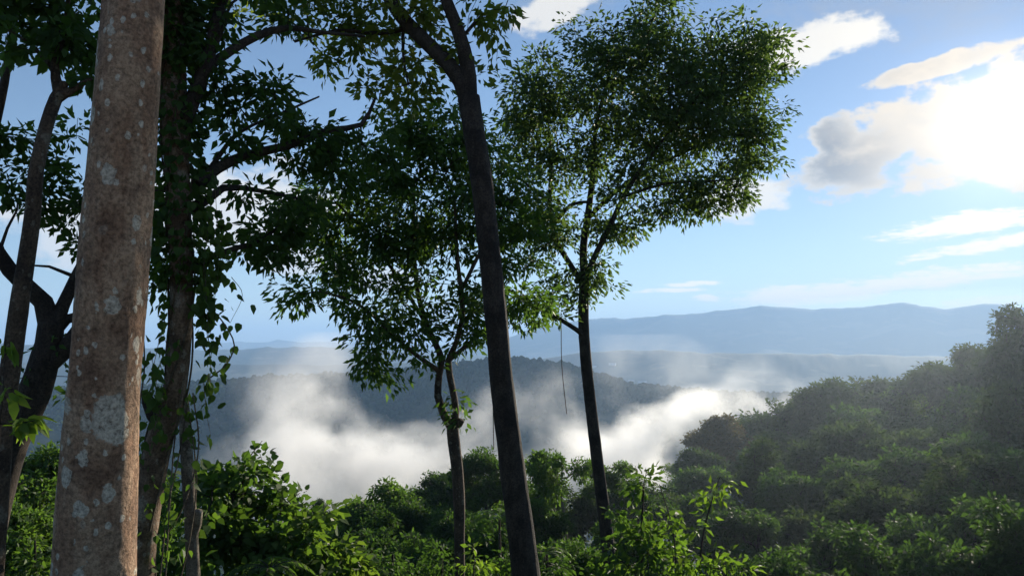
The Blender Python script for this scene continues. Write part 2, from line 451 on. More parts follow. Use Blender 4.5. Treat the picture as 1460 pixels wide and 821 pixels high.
def grow(sk_pts, sk_rad, attr, sag=.04, seg=.45, wander=.12):
    """attach every attractor to the nearest wood; returns twig edges with pipe-model radii and tip directions"""
    pts = [p for p in sk_pts]; par = [-1] * len(pts)
    N0 = len(pts); cap = len(pts) + len(attr) * 12
    buf = np.zeros((cap + 10, 3)); buf[:N0] = sk_pts; n = N0
    pen = np.zeros(cap + 10)
    d0 = np.min(np.linalg.norm(attr[:, None] - np.asarray(sk_pts)[None], axis=2), axis=1)
    order = np.argsort(d0 + rng.random(len(attr)) * .3)
    parent = np.full(cap + 10, -1); tips = []
    for k in order:
        q = attr[k]
        dd = np.linalg.norm(buf[:n] - q, axis=1) + pen[:n] * .22
        j = int(np.argmin(dd)); a = buf[j]; L = np.linalg.norm(q - a)
        ns = int(min(10, max(1, round(L / seg))))
        if n + ns > cap: break
        bend = rng.normal(size=3) * wander * L + np.array([0, 0, -sag * L])
        prev = j
        for i in range(1, ns + 1):
            t = i / ns
            p = a * (1 - t) + q * t + bend * 4 * t * (1 - t) * .5
            if i < ns: p = p + rng.normal(size=3) * .05 * L / ns
            buf[n] = p; parent[n] = prev; pen[n] = pen[prev] + L / ns; prev = n; n += 1
        tips.append((prev, unit(buf[prev] - buf[parent[prev]])))
    cnt = np.ones(n); 
    for i in range(n - 1, N0 - 1, -1):
        cnt[parent[i]] += cnt[i] if parent[i] >= 0 else 0
    e = np.arange(N0, n)
    return buf, e, parent, cnt, tips
def ell(n, c, r, shell=.45):
    u = unit(rng.normal(size=(n, 3))); rad = rng.random((n, 1)) ** (1 / 3)
    rad = np.maximum(rad, shell * rng.random((n, 1)) ** .3)
    return np.asarray(c) + u * rad * np.asarray(r)

def spray(mb, tip_pos, tip_dir, per, spread, size, aspect, up=.6, shape='kite', droop=.3, sizevar=.35):
    n = len(tip_pos)
    p = np.repeat(tip_pos, per, 0); d = np.repeat(tip_dir, per, 0)
    off = unit(rng.normal(size=(n * per, 3))) * (rng.random((n * per, 1)) ** .6) * spread
    off[:, 2] *= .7
    pos = p + off - d * spread * .2
    ax = d * .5 + unit(off) * .8 + rng.normal(size=(n * per, 3)) * .35 + np.array([0, 0, -droop])
    sz = size * (1 + sizevar * (rng.random(n * per) * 2 - 1))
    leaves(mb, pos, ax, sz, aspect, up, shape)

# px ellipse clump -> 3D attractors
def clump_attr(cl, scale_n):
    out = []
    for c in cl:
        px, py, rx, ry, d, dr = c[:6]; dens = c[6] if len(c) > 6 else 1.0
        m = d / F
        n = max(2, int(scale_n * dens * (rx * m) * (ry * m)))
        a = ell(n, (0, 0, 0), (1, 1, 1), .2) * (1 + .2 * rng.normal(size=(n, 1)))
        out.append(P(px, py, d) + a[:, :1] * RT * rx * m + a[:, 1:2] * np.array([0, 1.0, 0]) * dr + a[:, 2:3] * np.array([0, 0, 1.0]) * ry * m)
    return np.vstack(out)
def poly(seq, d0=None):
    """[(px,py,d,width_px)] -> points, radii"""
    pts = np.array([P(s[0], s[1], s[2]) for s in seq]); rad = np.array([s[3] * .5 * s[2] / F for s in seq])
    return pts, rad
def tree(name, label, cat, trunk, limbs, clumps, bark, leafm, per=26, spread=.34, size=.14, aspect=.42, n_per=26,
         group=None, twig_r=.006, up=.55, shape='kite', droop=.3, sides=14, rough=.05, limb_bark=None, extra=None, seg=.4, base=None, trunk_step=.18):
    tp, tr_ = poly(trunk)
    tp, tr_ = resample(tp, tr_, trunk_step)
    # run the trunk down into the soil
    g0 = float(terrain(tp[0][0], tp[0][1]))
    if tp[0][2] > g0 - .15:
        dirn = tp[0] - tp[3]; dirn = dirn / max(1e-6, -dirn[2]) if dirn[2] < 0 else np.array([0, 0, -1.0])
        h = tp[0][2] - g0 + .3
        k = max(2, int(h / trunk_step))
        ex = np.array([tp[0] + dirn * h * i / k for i in range(k, 0, -1)])
        flare = tr_[0] * (1 + .35 * np.linspace(1, 0, k, endpoint=False) ** 2)
        tp = np.vstack([ex, tp]); tr_ = np.concatenate([flare, tr_])
    o = tp[0] + np.array([0, 0, .3])
    root = empty(name, o); tag(root, label, cat, group)
    mb = MB(); tube(mb, tp, tr_, sides, rough, knob=.022 if sides > 30 else .06); mb.build('trunk', M[bark], root, o)
    sk = [tp[len(tp) // 3:]]; sr = [tr_[len(tp) // 3:]]
    for lb in limbs:
        lp, lr = poly(lb); lp, lr = resample(lp, lr, .22)
        mb = MB(); tube(mb, lp, lr, max(7, sides - 5), rough); mb.build('limb', M[limb_bark or bark], root, o)
        sk.append(lp); sr.append(lr)
    sk = np.vstack(sk)
    if clumps:
        at = clump_attr(clumps, n_per)
        buf, e, par, cnt, tips = grow(sk, None, at, seg=seg)
        mb = MB(); rb = twig_r * np.sqrt(cnt[e]); ra = np.minimum(twig_r * np.sqrt(np.maximum(cnt[par[e]], 1)), rb * 1.35)
        frusta(mb, buf[par[e]], buf[e], ra, rb, 5); mb.split = mb.n
        ti = np.array([t[0] for t in tips]); td = np.array([t[1] for t in tips])
        spray(mb, buf[ti], td, per, spread, size, aspect, up, shape, droop)
        mb.build2('crown', M['twig_mat'] if bark != 'bark_grey' else M[bark], M[leafm], root, o)
    return root

# ================================================================== build
build_ground()

# ---- the big pale-spotted trunk close to the camera
def big_trunk():
    D = 5.3
    root = tree('large_tree', 'thick brown tree trunk with pale lichen patches, nearest and widest in the scene', 'tree',
         [(134, 835, D, 110), (137, 740, D, 106), (146, 600, D, 99), (160, 400, D, 93), (172, 250, D + .02, 88), (184, 90, D + .05, 84), (191, 0, D + .1, 82), (204, -250, D + .2, 76), (212, -500, D + .3, 66), (218, -700, D + .4, 56)],
         [[(216, -600, D + .35, 40), (120, -760, D + .6, 26), (20, -860, D + .5, 12)], [(217, -640, D + .35, 40), (330, -800, D - .3, 26), (420, -900, D - .8, 12)]],
         [(120, -850, 160, 80, D + .4, 1.0, 1), (330, -880, 160, 80, D - .2, 1.0, 1), (220, -960, 140, 90, D + .2, 1.0, 1)],
         'bark_big', 'leaf_mid', per=20, n_per=20, sides=72, rough=.085, trunk_step=.03)
big_trunk()

# ---- curved pale stem at the left edge, and the dark forked tree behind it
tree('curved_tree', 'slim curved tree at the left edge with a brown forked top', 'tree',
     [(-8, 790, 7.6, 28), (2, 640, 7.6, 27), (16, 520, 7.6, 26), (30, 420, 7.6, 24), (46, 310, 7.6, 21), (52, 240, 7.6, 19), (66, 180, 7.7, 18), (80, 140, 7.8, 17), (92, 118, 7.8, 12)],
     [[(80, 140, 7.8, 18), (104, 128, 7.8, 10), (130, 112, 7.9, 6)], [(84, 132, 7.8, 16), (78, 90, 7.9, 11), (95, 30, 8.0, 8), (100, -60, 8.1, 5)],
      [(78, 100, 7.9, 8), (40, 60, 7.9, 5), (5, 40, 7.8, 3)]],
     [(60, 50, 75, 50, 7.9, .8, 1.2), (115, 30, 40, 45, 8.1, .7, 1.2), (20, 15, 60, 40, 7.8, .8, 1.2), (110, 85, 35, 35, 8.0, .5, 1), (30, 95, 40, 20, 7.9, .5, .7), (125, 118, 12, 14, 8.0, .2, .8), (60, -60, 120, 60, 8, 1.0, 1)],
     'bark_mid', 'leaf_mid', per=26, n_per=88, spread=.22, size=.12, aspect=.55, shape='hex', up=.5, twig_r=.003)
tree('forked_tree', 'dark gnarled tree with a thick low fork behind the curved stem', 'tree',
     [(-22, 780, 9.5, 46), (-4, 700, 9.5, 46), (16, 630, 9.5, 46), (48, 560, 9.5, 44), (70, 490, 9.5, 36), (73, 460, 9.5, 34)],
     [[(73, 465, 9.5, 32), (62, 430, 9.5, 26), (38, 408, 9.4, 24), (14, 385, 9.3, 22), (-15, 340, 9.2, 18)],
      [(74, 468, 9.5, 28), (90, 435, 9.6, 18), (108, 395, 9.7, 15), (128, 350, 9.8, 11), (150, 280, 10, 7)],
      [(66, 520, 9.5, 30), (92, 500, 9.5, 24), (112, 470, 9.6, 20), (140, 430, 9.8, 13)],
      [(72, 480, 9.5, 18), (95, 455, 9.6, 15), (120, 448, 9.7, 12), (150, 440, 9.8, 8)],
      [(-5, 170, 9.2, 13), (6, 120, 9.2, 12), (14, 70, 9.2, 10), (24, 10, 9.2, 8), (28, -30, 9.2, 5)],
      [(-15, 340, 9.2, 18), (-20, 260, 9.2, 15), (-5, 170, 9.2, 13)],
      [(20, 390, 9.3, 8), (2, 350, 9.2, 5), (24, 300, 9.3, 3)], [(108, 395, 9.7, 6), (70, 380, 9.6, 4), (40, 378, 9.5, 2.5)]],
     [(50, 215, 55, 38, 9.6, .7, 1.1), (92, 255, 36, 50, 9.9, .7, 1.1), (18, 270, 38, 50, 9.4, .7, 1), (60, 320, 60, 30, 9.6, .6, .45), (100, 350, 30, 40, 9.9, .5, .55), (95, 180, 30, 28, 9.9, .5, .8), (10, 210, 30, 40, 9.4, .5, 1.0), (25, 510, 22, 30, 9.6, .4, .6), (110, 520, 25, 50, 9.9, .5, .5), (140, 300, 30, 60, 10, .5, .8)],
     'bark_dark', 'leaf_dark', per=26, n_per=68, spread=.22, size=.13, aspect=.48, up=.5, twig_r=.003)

# ---- vine-covered tree
VT = [(196, 830, 8.6, 44), (206, 740, 8.6, 40), (222, 650, 8.6, 38), (236, 600, 8.6, 36), (252, 540, 8.6, 31), (258, 460, 8.6, 31), (258, 380, 8.6, 32), (254, 280, 8.7, 34), (250, 180, 8.8, 36), (248, 90, 8.9, 34), (246, 0, 9.0, 32), (244, -90, 9.1, 24), (240, -200, 9.2, 14)]
tree('vine_covered_tree', 'tall tree wrapped in creeper, with spreading limbs, right of the lichen-spotted trunk', 'tree', VT,
     [[(234, 605, 8.6, 24), (219, 592, 8.55, 20), (211, 572, 8.5, 17), (209, 560, 8.5, 13)],
      [(256, 190, 8.8, 24), (276, 140, 8.8, 22), (294, 90, 8.9, 20), (310, 30, 9.0, 17), (325, -30, 9.1, 12)],
      [(280, 262, 8.7, 17), (310, 240, 8.9, 16), (350, 222, 9.2, 14), (410, 208, 9.5, 12), (470, 186, 9.8, 10), (515, 178, 10, 7), (535, 140, 10.1, 4)],
      [(262, 300, 8.7, 16), (290, 288, 8.8, 14), (318, 268, 9.0, 11), (345, 268, 9.2, 8), (390, 276, 9.5, 6), (430, 284, 9.7, 4)],
      [(260, 395, 8.6, 12), (300, 366, 8.8, 10), (335, 354, 9.0, 8), (372, 343, 9.3, 6), (400, 320, 9.5, 4)],
      [(290, 100, 8.9, 15), (330, 72, 9.1, 13), (365, 52, 9.3, 12), (410, 40, 9.6, 9), (455, 46, 9.9, 6), (520, 52, 10.2, 4)],
      [(252, 265, 8.7, 11), (228, 272, 8.6, 9), (205, 285, 8.5, 6)],
      [(298, 90, 8.9, 8), (318, 40, 9.0, 6), (330, 5, 9.1, 4), (370, -20, 9.3, 3)],
      [(300, 240, 8.9, 8), (340, 190, 9.2, 5), (405, 160, 9.5, 4), (455, 138, 9.8, 2.5)]],
     [(350, 150, 55, 45, 9.3, .6, .9), (330, 200, 45, 30, 9.1, .5, .9), (400, 130, 45, 28, 9.5, .5, .7), (410, 185, 55, 30, 9.6, .6, .9), (480, 205, 55, 30, 9.9, .6, 1.0), (530, 215, 40, 35, 10.1, .5, .8), (440, 240, 55, 28, 9.8, .5, .9),
      (400, 305, 48, 35, 9.5, .6, 1.1), (365, 320, 40, 25, 9.3, .4, .9), (385, 365, 42, 32, 9.5, .6, 1.0), (430, 330, 35, 35, 9.7, .5, 1.0), (495, 255, 35, 30, 9.9, .5, .7),
      (225, 385, 35, 32, 8.5, .5, 1.0), (235, 320, 22, 50, 8.5, .4, .7), (300, 60, 36, 50, 9.0, .5, .9), (240, 30, 40, 60, 8.9, .5, 1.0), (320, 110, 30, 40, 9.1, .5, .7), (395, 12, 60, 24, 9.6, .6, 1.0), (340, 260, 36, 16, 9.2, .4, .6), (300, 0, 60, 30, 9, .6, .9), (220, 60, 20, 80, 8.8, .3, .8)],
     'bark_brown', 'leaf_dark', per=30, n_per=84, spread=.24, size=.13, aspect=.46, up=.5, twig_r=.0032, limb_bark='bark_dark', droop=.45)

# ---- creeper on that trunk
def creeper():
    o = P(212, 812, 8.4)
    root = empty('climbing_vine', o); tag(root, 'leafy green creeper winding up the trunk and hanging in strands', 'vine')
    tp, tr_ = resample(*poly(VT), .1)
    mb = MB(); lf = MB(); pos = []; ax = []
    for k in range(5):
        ph = rng.random() * 6.3; s = []
        for i, (p, r) in enumerate(zip(tp, tr_)):
            an = ph + i * (.035 + .03 * k) + math.sin(i * .11 + k) * .4
            s.append(p + np.array([math.cos(an), math.sin(an), 0]) * (r + .015))
        s = np.array(s); a0 = int(rng.integers(0, 12)); b0 = len(s) - int(rng.integers(0, 10))
        tube(mb, s[a0:b0], np.full(b0 - a0, .008 + .005 * rng.random()), 5)
    n = 2300
    t = rng.random(n); t = np.where(rng.random(n) < .94, .40 + .60 * t, t * .45)
    i = np.clip((t * (len(tp) - 1)).astype(int), 0, len(tp) - 1)
    an = rng.random(n) * 6.283
    dr = np.stack([np.cos(an), np.sin(an), np.zeros(n)], 1)
    thick = np.where(t > .4, .16, .05) * rng.random(n) ** .8
    pos.append(tp[i] + dr * (tr_[i] + .02 + thick)[:, None]); ax.append(dr * .7 + np.array([0, 0, -.8]) + rng.normal(size=(n, 3)) * .3)
    # hanging strands
    for (px, py, ln, d, dens) in [(300, 300, 150, 8.5, 1), (312, 340, 110, 8.5, 1), (292, 380, 150, 8.4, 1), (322, 360, 70, 8.6, .8), (330, 395, 65, 8.6, .45), (285, 430, 140, 8.4, .7), (300, 440, 70, 8.5, .6), (228, 480, 90, 8.3, .8), (214, 500, 110, 8.3, .7), (306, 250, 150, 8.6, 1), (316, 300, 100, 8.6, .9), (290, 540, 80, 8.4, .4), (222, 560, 60, 8.3, .8), (240, 430, 80, 8.4, .6)]:
        a = P(px, py, d); q = P(px + rng.normal() * 8, py + ln, d)
        s, rr = resample([a, (a + q) / 2 + rng.normal(size=3) * .05, q], [.004, .003, .002], .06)
        tube(mb, s, rr, 4)
        m_ = int(ln * .32 * dens); k = rng.integers(0, len(s), m_)
        pos.append(s[k] + rng.normal(size=(m_, 3)) * .055); ax.append(np.array([0, 0, -1.0]) + rng.normal(size=(m_, 3)) * .5)
    # bare loop of stem drooping to the right, and lower tangle
    for seq in ([(292, 430, 8.5), (320, 462, 8.6), (334, 492, 8.7), (322, 520, 8.7), (300, 538, 8.6)], [(268, 575, 8.5), (255, 650, 8.4), (240, 720, 8.35), (228, 822, 8.3)],
                [(275, 560, 8.5), (283, 640, 8.4), (262, 720, 8.4), (232, 770, 8.4)], [(270, 590, 8.5), (280, 680, 8.5), (272, 760, 8.5), (258, 822, 8.5)],
                [(262, 540, 8.45), (250, 620, 8.35), (243, 700, 8.3), (236, 822, 8.3)], [(200, 430, 8.4), (206, 520, 8.3), (196, 600, 8.3), (192, 700, 8.3)]):
        s, rr = resample([P(*q) for q in seq], np.full(len(seq), .008), .08); tube(mb, s, rr, 5)
        m_ = 14; k = rng.integers(0, len(s), m_)
        pos.append(s[k] + rng.normal(size=(m_, 3)) * .05); ax.append(np.array([.2, -.2, -.9]) + rng.normal(size=(m_, 3)) * .5)
    pos = np.vstack(pos); ax = np.vstack(ax)
    leaves(lf, pos, ax, .065 + .075 * rng.random(len(pos)), .75, .35, 'hex')
    mb.build('stem', M['vine_stem'], root, o); lf.build('foliage', M['leaf_bright'], root, o)
creeper()

# ---- two thin dead stems right of the creeper tree
tree('dead_stem', 'bare thin grey stem wrapped in dry vines, behind the creeper-covered trunk', 'dead tree',
     [(276, 840, 9.2, 20), (273, 760, 9.2, 18), (268, 680, 9.2, 18), (264, 610, 9.2, 16), (262, 560, 9.2, 12)], [[(272, 770, 9.2, 14), (281, 745, 9.15, 13), (283, 728, 9.1, 12)]], None, 'bark_grey', 'leaf_mid', sides=12, rough=.1)

# ---- tall dark trunk in the middle
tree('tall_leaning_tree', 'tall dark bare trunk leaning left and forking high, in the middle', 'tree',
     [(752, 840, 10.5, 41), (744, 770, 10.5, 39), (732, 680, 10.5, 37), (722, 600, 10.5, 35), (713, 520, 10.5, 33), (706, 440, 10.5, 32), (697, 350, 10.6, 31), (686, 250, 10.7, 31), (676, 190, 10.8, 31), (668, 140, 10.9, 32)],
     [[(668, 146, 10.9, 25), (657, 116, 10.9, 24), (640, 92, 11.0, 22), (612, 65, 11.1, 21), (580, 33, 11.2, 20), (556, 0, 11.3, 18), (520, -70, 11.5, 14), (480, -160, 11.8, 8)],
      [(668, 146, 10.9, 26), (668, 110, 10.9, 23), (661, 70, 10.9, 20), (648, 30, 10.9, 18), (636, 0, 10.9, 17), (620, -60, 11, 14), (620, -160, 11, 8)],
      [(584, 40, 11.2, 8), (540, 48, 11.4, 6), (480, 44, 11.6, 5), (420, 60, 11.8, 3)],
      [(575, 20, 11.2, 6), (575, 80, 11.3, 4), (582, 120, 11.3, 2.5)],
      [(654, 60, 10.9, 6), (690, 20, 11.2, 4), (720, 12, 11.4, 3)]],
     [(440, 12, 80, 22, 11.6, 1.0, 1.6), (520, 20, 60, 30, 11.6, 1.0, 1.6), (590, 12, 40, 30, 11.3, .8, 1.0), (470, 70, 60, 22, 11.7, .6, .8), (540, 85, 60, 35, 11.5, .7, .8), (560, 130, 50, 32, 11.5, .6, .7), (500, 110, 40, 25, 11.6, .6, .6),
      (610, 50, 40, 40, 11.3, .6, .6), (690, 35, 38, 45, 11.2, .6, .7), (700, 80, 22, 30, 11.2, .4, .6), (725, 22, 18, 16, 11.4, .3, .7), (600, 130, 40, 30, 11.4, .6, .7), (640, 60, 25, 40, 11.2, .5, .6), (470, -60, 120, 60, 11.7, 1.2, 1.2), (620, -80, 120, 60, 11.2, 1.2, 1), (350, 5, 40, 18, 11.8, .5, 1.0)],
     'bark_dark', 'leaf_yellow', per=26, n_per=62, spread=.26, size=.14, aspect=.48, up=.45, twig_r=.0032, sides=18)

# ---- slender twin-stemmed tree with the drooping green crown
C5 = 14.0
tree('slender_tree', 'slender twin-stemmed tree with a wide drooping feathery green crown, left of the leaning trunk', 'tree',
     [(656, 840, C5, 14), (655, 770, C5, 15), (655, 720, C5, 17), (652, 670, C5, 17), (647, 630, C5, 18), (645, 608, C5, 17)],
     [[(645, 612, C5, 14), (632, 590, C5, 12), (624, 565, C5, 11), (626, 535, C5, 10), (630, 512, C5, 10), (612, 470, C5 + .2, 8), (596, 420, C5 + .4, 7), (590, 350, C5 + .5, 6), (590, 260, C5 + .6, 4)],
      [(646, 612, C5, 13), (650, 585, C5, 10), (644, 550, C5, 10), (639, 515, C5, 10), (650, 490, C5 - .1, 8), (660, 440, C5 - .2, 7), (652, 370, C5 - .3, 6), (648, 280, C5 - .3, 4)],
      [(628, 530, C5, 8), (606, 515, C5 - .2, 7), (576, 492, C5 - .5, 6), (545, 462, C5 - .8, 5), (505, 430, C5 - 1, 4), (455, 415, C5 - 1.2, 3)],
      [(642, 512, C5, 7), (668, 490, C5 + .2, 6), (700, 462, C5 + .4, 5), (740, 430, C5 + .6, 3)],
      [(646, 606, C5, 13), (654, 604, C5 - .1, 12), (658, 598, C5 - .1, 10)],
      [(612, 470, C5 + .2, 6), (570, 400, C5 + .5, 5), (520, 330, C5 + .6, 4), (480, 290, C5 + .6, 3)],
      [(655, 420, C5 - .2, 6), (690, 350, C5 - .2, 5), (730, 290, C5, 3)]],
     [(560, 235, 75, 48, C5 + .5, 1.3, 1.1), (630, 200, 65, 45, C5 + .3, 1.2, 1.1), (690, 240, 60, 55, C5 + .2, 1.3, 1.1), (480, 285, 60, 42, C5 + .6, 1.2, 1.1), (440, 330, 45, 30, C5 + .3, .9, 1), (510, 345, 65, 42, C5 + .4, 1.2, 1.1), (590, 320, 75, 58, C5 + .3, 1.4, 1.2), (670, 320, 60, 55, C5, 1.3, 1.1), (735, 300, 45, 55, C5, 1, .9),
      (470, 390, 60, 30, C5, 1, 1), (430, 425, 38, 28, C5 - 1.1, .7, .8), (500, 432, 45, 26, C5 - .9, .8, .9), (560, 400, 40, 26, C5 - .2, .8, .9), (540, 495, 52, 38, C5 - .8, .8, .9), (550, 538, 36, 18, C5 - .6, .5, .8), (600, 455, 48, 42, C5 - .3, .9, .9), (655, 430, 55, 45, C5 - .2, 1, .8), (690, 470, 30, 32, C5 + .2, .7, .7), (740, 455, 40, 30, C5 + .5, .7, .8), (765, 420, 35, 28, C5 + .5, .6, .7), (735, 375, 38, 35, C5 + .3, .8, .8), (655, 580, 14, 14, C5, .25, .9), (620, 500, 25, 16, C5, .4, .5), (575, 175, 45, 35, C5 + .6, .9, .8)],
     'bark_mid', 'leaf_mid', per=42, n_per=66, spread=.34, size=.145, aspect=.38, up=.55, twig_r=.0035, droop=.45, sides=10)

# ---- umbrella-crowned tree
C6 = 19.0
tree('umbrella_tree', 'tall slim tree with a broad dense umbrella crown, standing against the sky', 'tree',
     [(870, 810, C6, 19), (866, 770, C6, 19), (856, 690, C6, 18), (846, 610, C6, 17), (838, 540, C6, 16.5), (833, 480, C6, 16), (832, 430, C6, 15), (833, 400, C6, 14)],
     [[(833, 478, C6, 8), (822, 470, C6 - .2, 7), (790, 450, C6 - .4, 6), (760, 436, C6 - .6, 5), (724, 412, C6 - .8, 4)],
      [(833, 402, C6, 12), (832, 350, C6, 11), (838, 310, C6, 10), (845, 250, C6 + .2, 8), (850, 180, C6 + .3, 6), (870, 100, C6 + .4, 4)],
      [(832, 408, C6, 10), (846, 370, C6 - .2, 9), (866, 330, C6 - .4, 8), (890, 280, C6 - .5, 7), (925, 225, C6 - .6, 5), (980, 160, C6 - .6, 3)],
      [(831, 405, C6, 9), (812, 375, C6 + .2, 8), (792, 340, C6 + .4, 7), (784, 290, C6 + .5, 6), (786, 230, C6 + .5, 5), (780, 160, C6 + .6, 3)],
      [(838, 312, C6, 7), (868, 282, C6 + .3, 6), (910, 250, C6 + .6, 5), (970, 220, C6 + .9, 4), (1040, 190, C6 + 1.1, 3)],
      [(790, 320, C6 + .4, 5), (815, 292, C6 + .3, 5), (840, 288, C6 + .2, 4)],
      [(785, 290, C6 + .5, 5), (760, 270, C6 + .6, 4), (735, 250, C6 + .6, 3)],
      [(890, 280, C6 - .5, 5), (950, 262, C6 - .6, 4), (1020, 258, C6 - .6, 3), (1050, 255, C6 - .6, 2)]],
     [(765, 150, 48, 55, C6 + .4, 1.6, 1.2), (825, 110, 65, 52, C6 + .3, 2, 1.3), (890, 70, 55, 45, C6 + .2, 2, 1.3), (930, 30, 45, 32, C6, 1.4, 1.3), (950, 115, 80, 65, C6, 2.2, 1.4), (1035, 100, 65, 62, C6 + .2, 2, 1.3), (1085, 95, 40, 50, C6 + .3, 1.3, 1.2), (1080, 165, 38, 50, C6 + .4, 1.4, 1.2), (1075, 225, 36, 38, C6 + .4, 1, 1.1), (1005, 180, 70, 50, C6, 2, 1.3), (925, 180, 70, 50, C6 - .1, 2, 1.2), (850, 190, 65, 50, C6 + .2, 2, 1.0), (775, 215, 48, 40, C6 + .5, 1.3, .9), (740, 185, 26, 40, C6 + .6, .9, .9),
      (1035, 250, 42, 22, C6 + .2, .9, .8), (990, 280, 50, 24, C6, .8, .9), (930, 250, 60, 32, C6 - .2, 1, .75), (900, 300, 50, 30, C6 - .4, .9, .7), (870, 250, 45, 35, C6, 1, .55), (950, 305, 36, 18, C6 - .3, .6, .7), (1055, 272, 28, 22, C6, .6, .8), (735, 235, 24, 30, C6 + .6, .8, .8), (745, 330, 34, 36, C6 + .4, .7, .8), (770, 270, 50, 42, C6 + .5, .9, .4), (820, 310, 46, 36, C6 + .2, .9, .25), (910, 275, 60, 36, C6 - .3, .9, .25), (985, 268, 62, 34, C6, .9, .4), (1045, 285, 30, 18, C6, .6, .7), (850, 405, 34, 28, C6 - .2, .6, .6), (790, 425, 36, 22, C6, .6, .6), (880, 345, 26, 20, C6 - .2, .5, .6), (1010, 298, 24, 12, C6, .5, .7), (855, 370, 22, 28, C6 - .2, .6, .7), (850, 330, 30, 30, C6, .7, .6), (795, 335, 32, 30, C6 + .4, .8, .8), (770, 360, 28, 30, C6 + .2, .7, .8), (800, 400, 34, 24, C6, .7, .7), (835, 425, 24, 14, C6 - .3, .5, .8), (770, 300, 32, 26, C6 + .4, .8, .6), (725, 425, 14, 12, C6 - .8, .3, .6), (800, 440, 22, 12, C6 - .3, .4, .6), (820, 250, 40, 26, C6 + .2, .9, .5)],
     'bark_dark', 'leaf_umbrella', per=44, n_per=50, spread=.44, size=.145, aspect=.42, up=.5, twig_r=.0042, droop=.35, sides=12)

# ---- hanging lianas
def liana(label, a, b, bow, d, r=.012):
    p = [P(a[0], a[1], d), P((a[0] + b[0]) / 2 + bow, (a[1] + b[1]) / 2, d), P(*b, d)]
    s, rr = resample(p, [r] * 3, .3); mb = MB(); tube(mb, s, rr, 5)
    o = empty('liana', p[0]); tag(o, label, 'vine', 'lianas hanging from the trees'); mb.build('stem', M['twig_mat'], o, p[0])
liana('thin bare liana hanging beside the tall leaning trunk', (690, 420), (704, 640), 4, 13.9, .008)
liana('thin bare liana hanging from the left branch of the umbrella tree', (800, 452), (808, 590), -3, 18.6, .010)

# ------------------------------------------------------------------ reusable woodland trees
def proto_tree(kind, leafm, seed):
    """local tree, about 10 m high, standing at the origin; returns meshes (trunk, twigs, crown)"""
    global rng
    keep = rng; rng = np.random.default_rng(seed)
    H = 10.0
    tp, tr_ = resample([(0, 0, -1.5), (.15 * rng.normal(), .15 * rng.normal(), 2), (.3 * rng.normal(), .3 * rng.normal(), 5), (.4 * rng.normal(), .4 * rng.normal(), 7.5)], [.24, .19, .14, .08], .4)
    cl = []
    if kind == 'dome':
        for k in range(17):
            an = k * 2.4 + rng.random() * .8; q = (k / 17.0) ** .55 * (.85 + .3 * rng.random())
            cl.append(((math.cos(an) * 3.1 * q, math.sin(an) * 3.1 * q, 8.7 - 2.6 * q * q - rng.random() * .8 - (1.6 if k % 3 == 0 else 0)), (.85 + .35 * rng.random(), .85 + .35 * rng.random(), .6)))
    elif kind == 'tall':
        for k in range(15):
            an = rng.random() * 6.283; h = rng.random()
            q = (1.2 - .9 * h) * 1.9 * (.4 + .6 * rng.random())
            cl.append(((math.cos(an) * q, math.sin(an) * q, 3.2 + 6.0 * h), (1.15, 1.15, .95)))
    elif kind == 'flat':
        for k in range(13):
            an = rng.random() * 6.283; q = rng.random() ** .5
            cl.append(((math.cos(an) * 3.1 * q, math.sin(an) * 3.1 * q, 9.0 - 1.3 * q + rng.normal() * .45), (1.15, 1.15, .5)))
        for k in range(4):
            an = rng.random() * 6.283
            cl.append(((math.cos(an) * 2, math.sin(an) * 2, 6 + rng.random()), (.8, .8, .5)))
    else:  # open, airy
        for k in range(12):
            an = rng.random() * 6.283; q = .3 + .7 * rng.random()
            cl.append(((math.cos(an) * 2.4 * q, math.sin(an) * 2.4 * q, 5.2 + 4.2 * rng.random()), (.9, .9, .5)))
    at = np.vstack([ell(26 if kind != 'open' else 17, c, np.array(r) * 1.12, .6) for c, r in cl])
    buf, e, par, cnt, tips = grow(tp[len(tp) // 3:], None, at, seg=.8)
    tm = MB(); tube(tm, tp, tr_, 9, .08); tm = tm.build('trunk', M['bark_grey' if kind == 'open' else 'bark_dark'])
    wm = MB(); rb = .012 * np.sqrt(cnt[e]); ra = np.minimum(.012 * np.sqrt(np.maximum(cnt[par[e]], 1)), rb * 1.3)
    frusta(wm, buf[par[e]], buf[e], ra, rb, 4); wm.split = wm.n
    lm = wm; ti = np.array([t[0] for t in tips]); td = np.array([t[1] for t in tips])
    spray(lm, buf[ti], td, 40 if kind != 'open' else 30, .5, .27, .5, .74, 'kite', .25)
    lm = lm.build2('crown', M['bark_grey' if kind == 'open' else 'twig_mat'], M[leafm])
    rng = keep
    ms = [tm, lm]
    for o in ms: COL.objects.unlink(o)
    return ms
PR = {}
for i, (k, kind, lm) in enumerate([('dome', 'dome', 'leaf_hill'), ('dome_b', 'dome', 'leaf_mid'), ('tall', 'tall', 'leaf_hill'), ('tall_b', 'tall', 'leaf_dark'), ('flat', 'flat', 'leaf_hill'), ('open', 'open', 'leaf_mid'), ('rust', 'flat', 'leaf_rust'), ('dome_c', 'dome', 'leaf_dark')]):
    PR[k] = proto_tree(kind, lm, 100 + i)
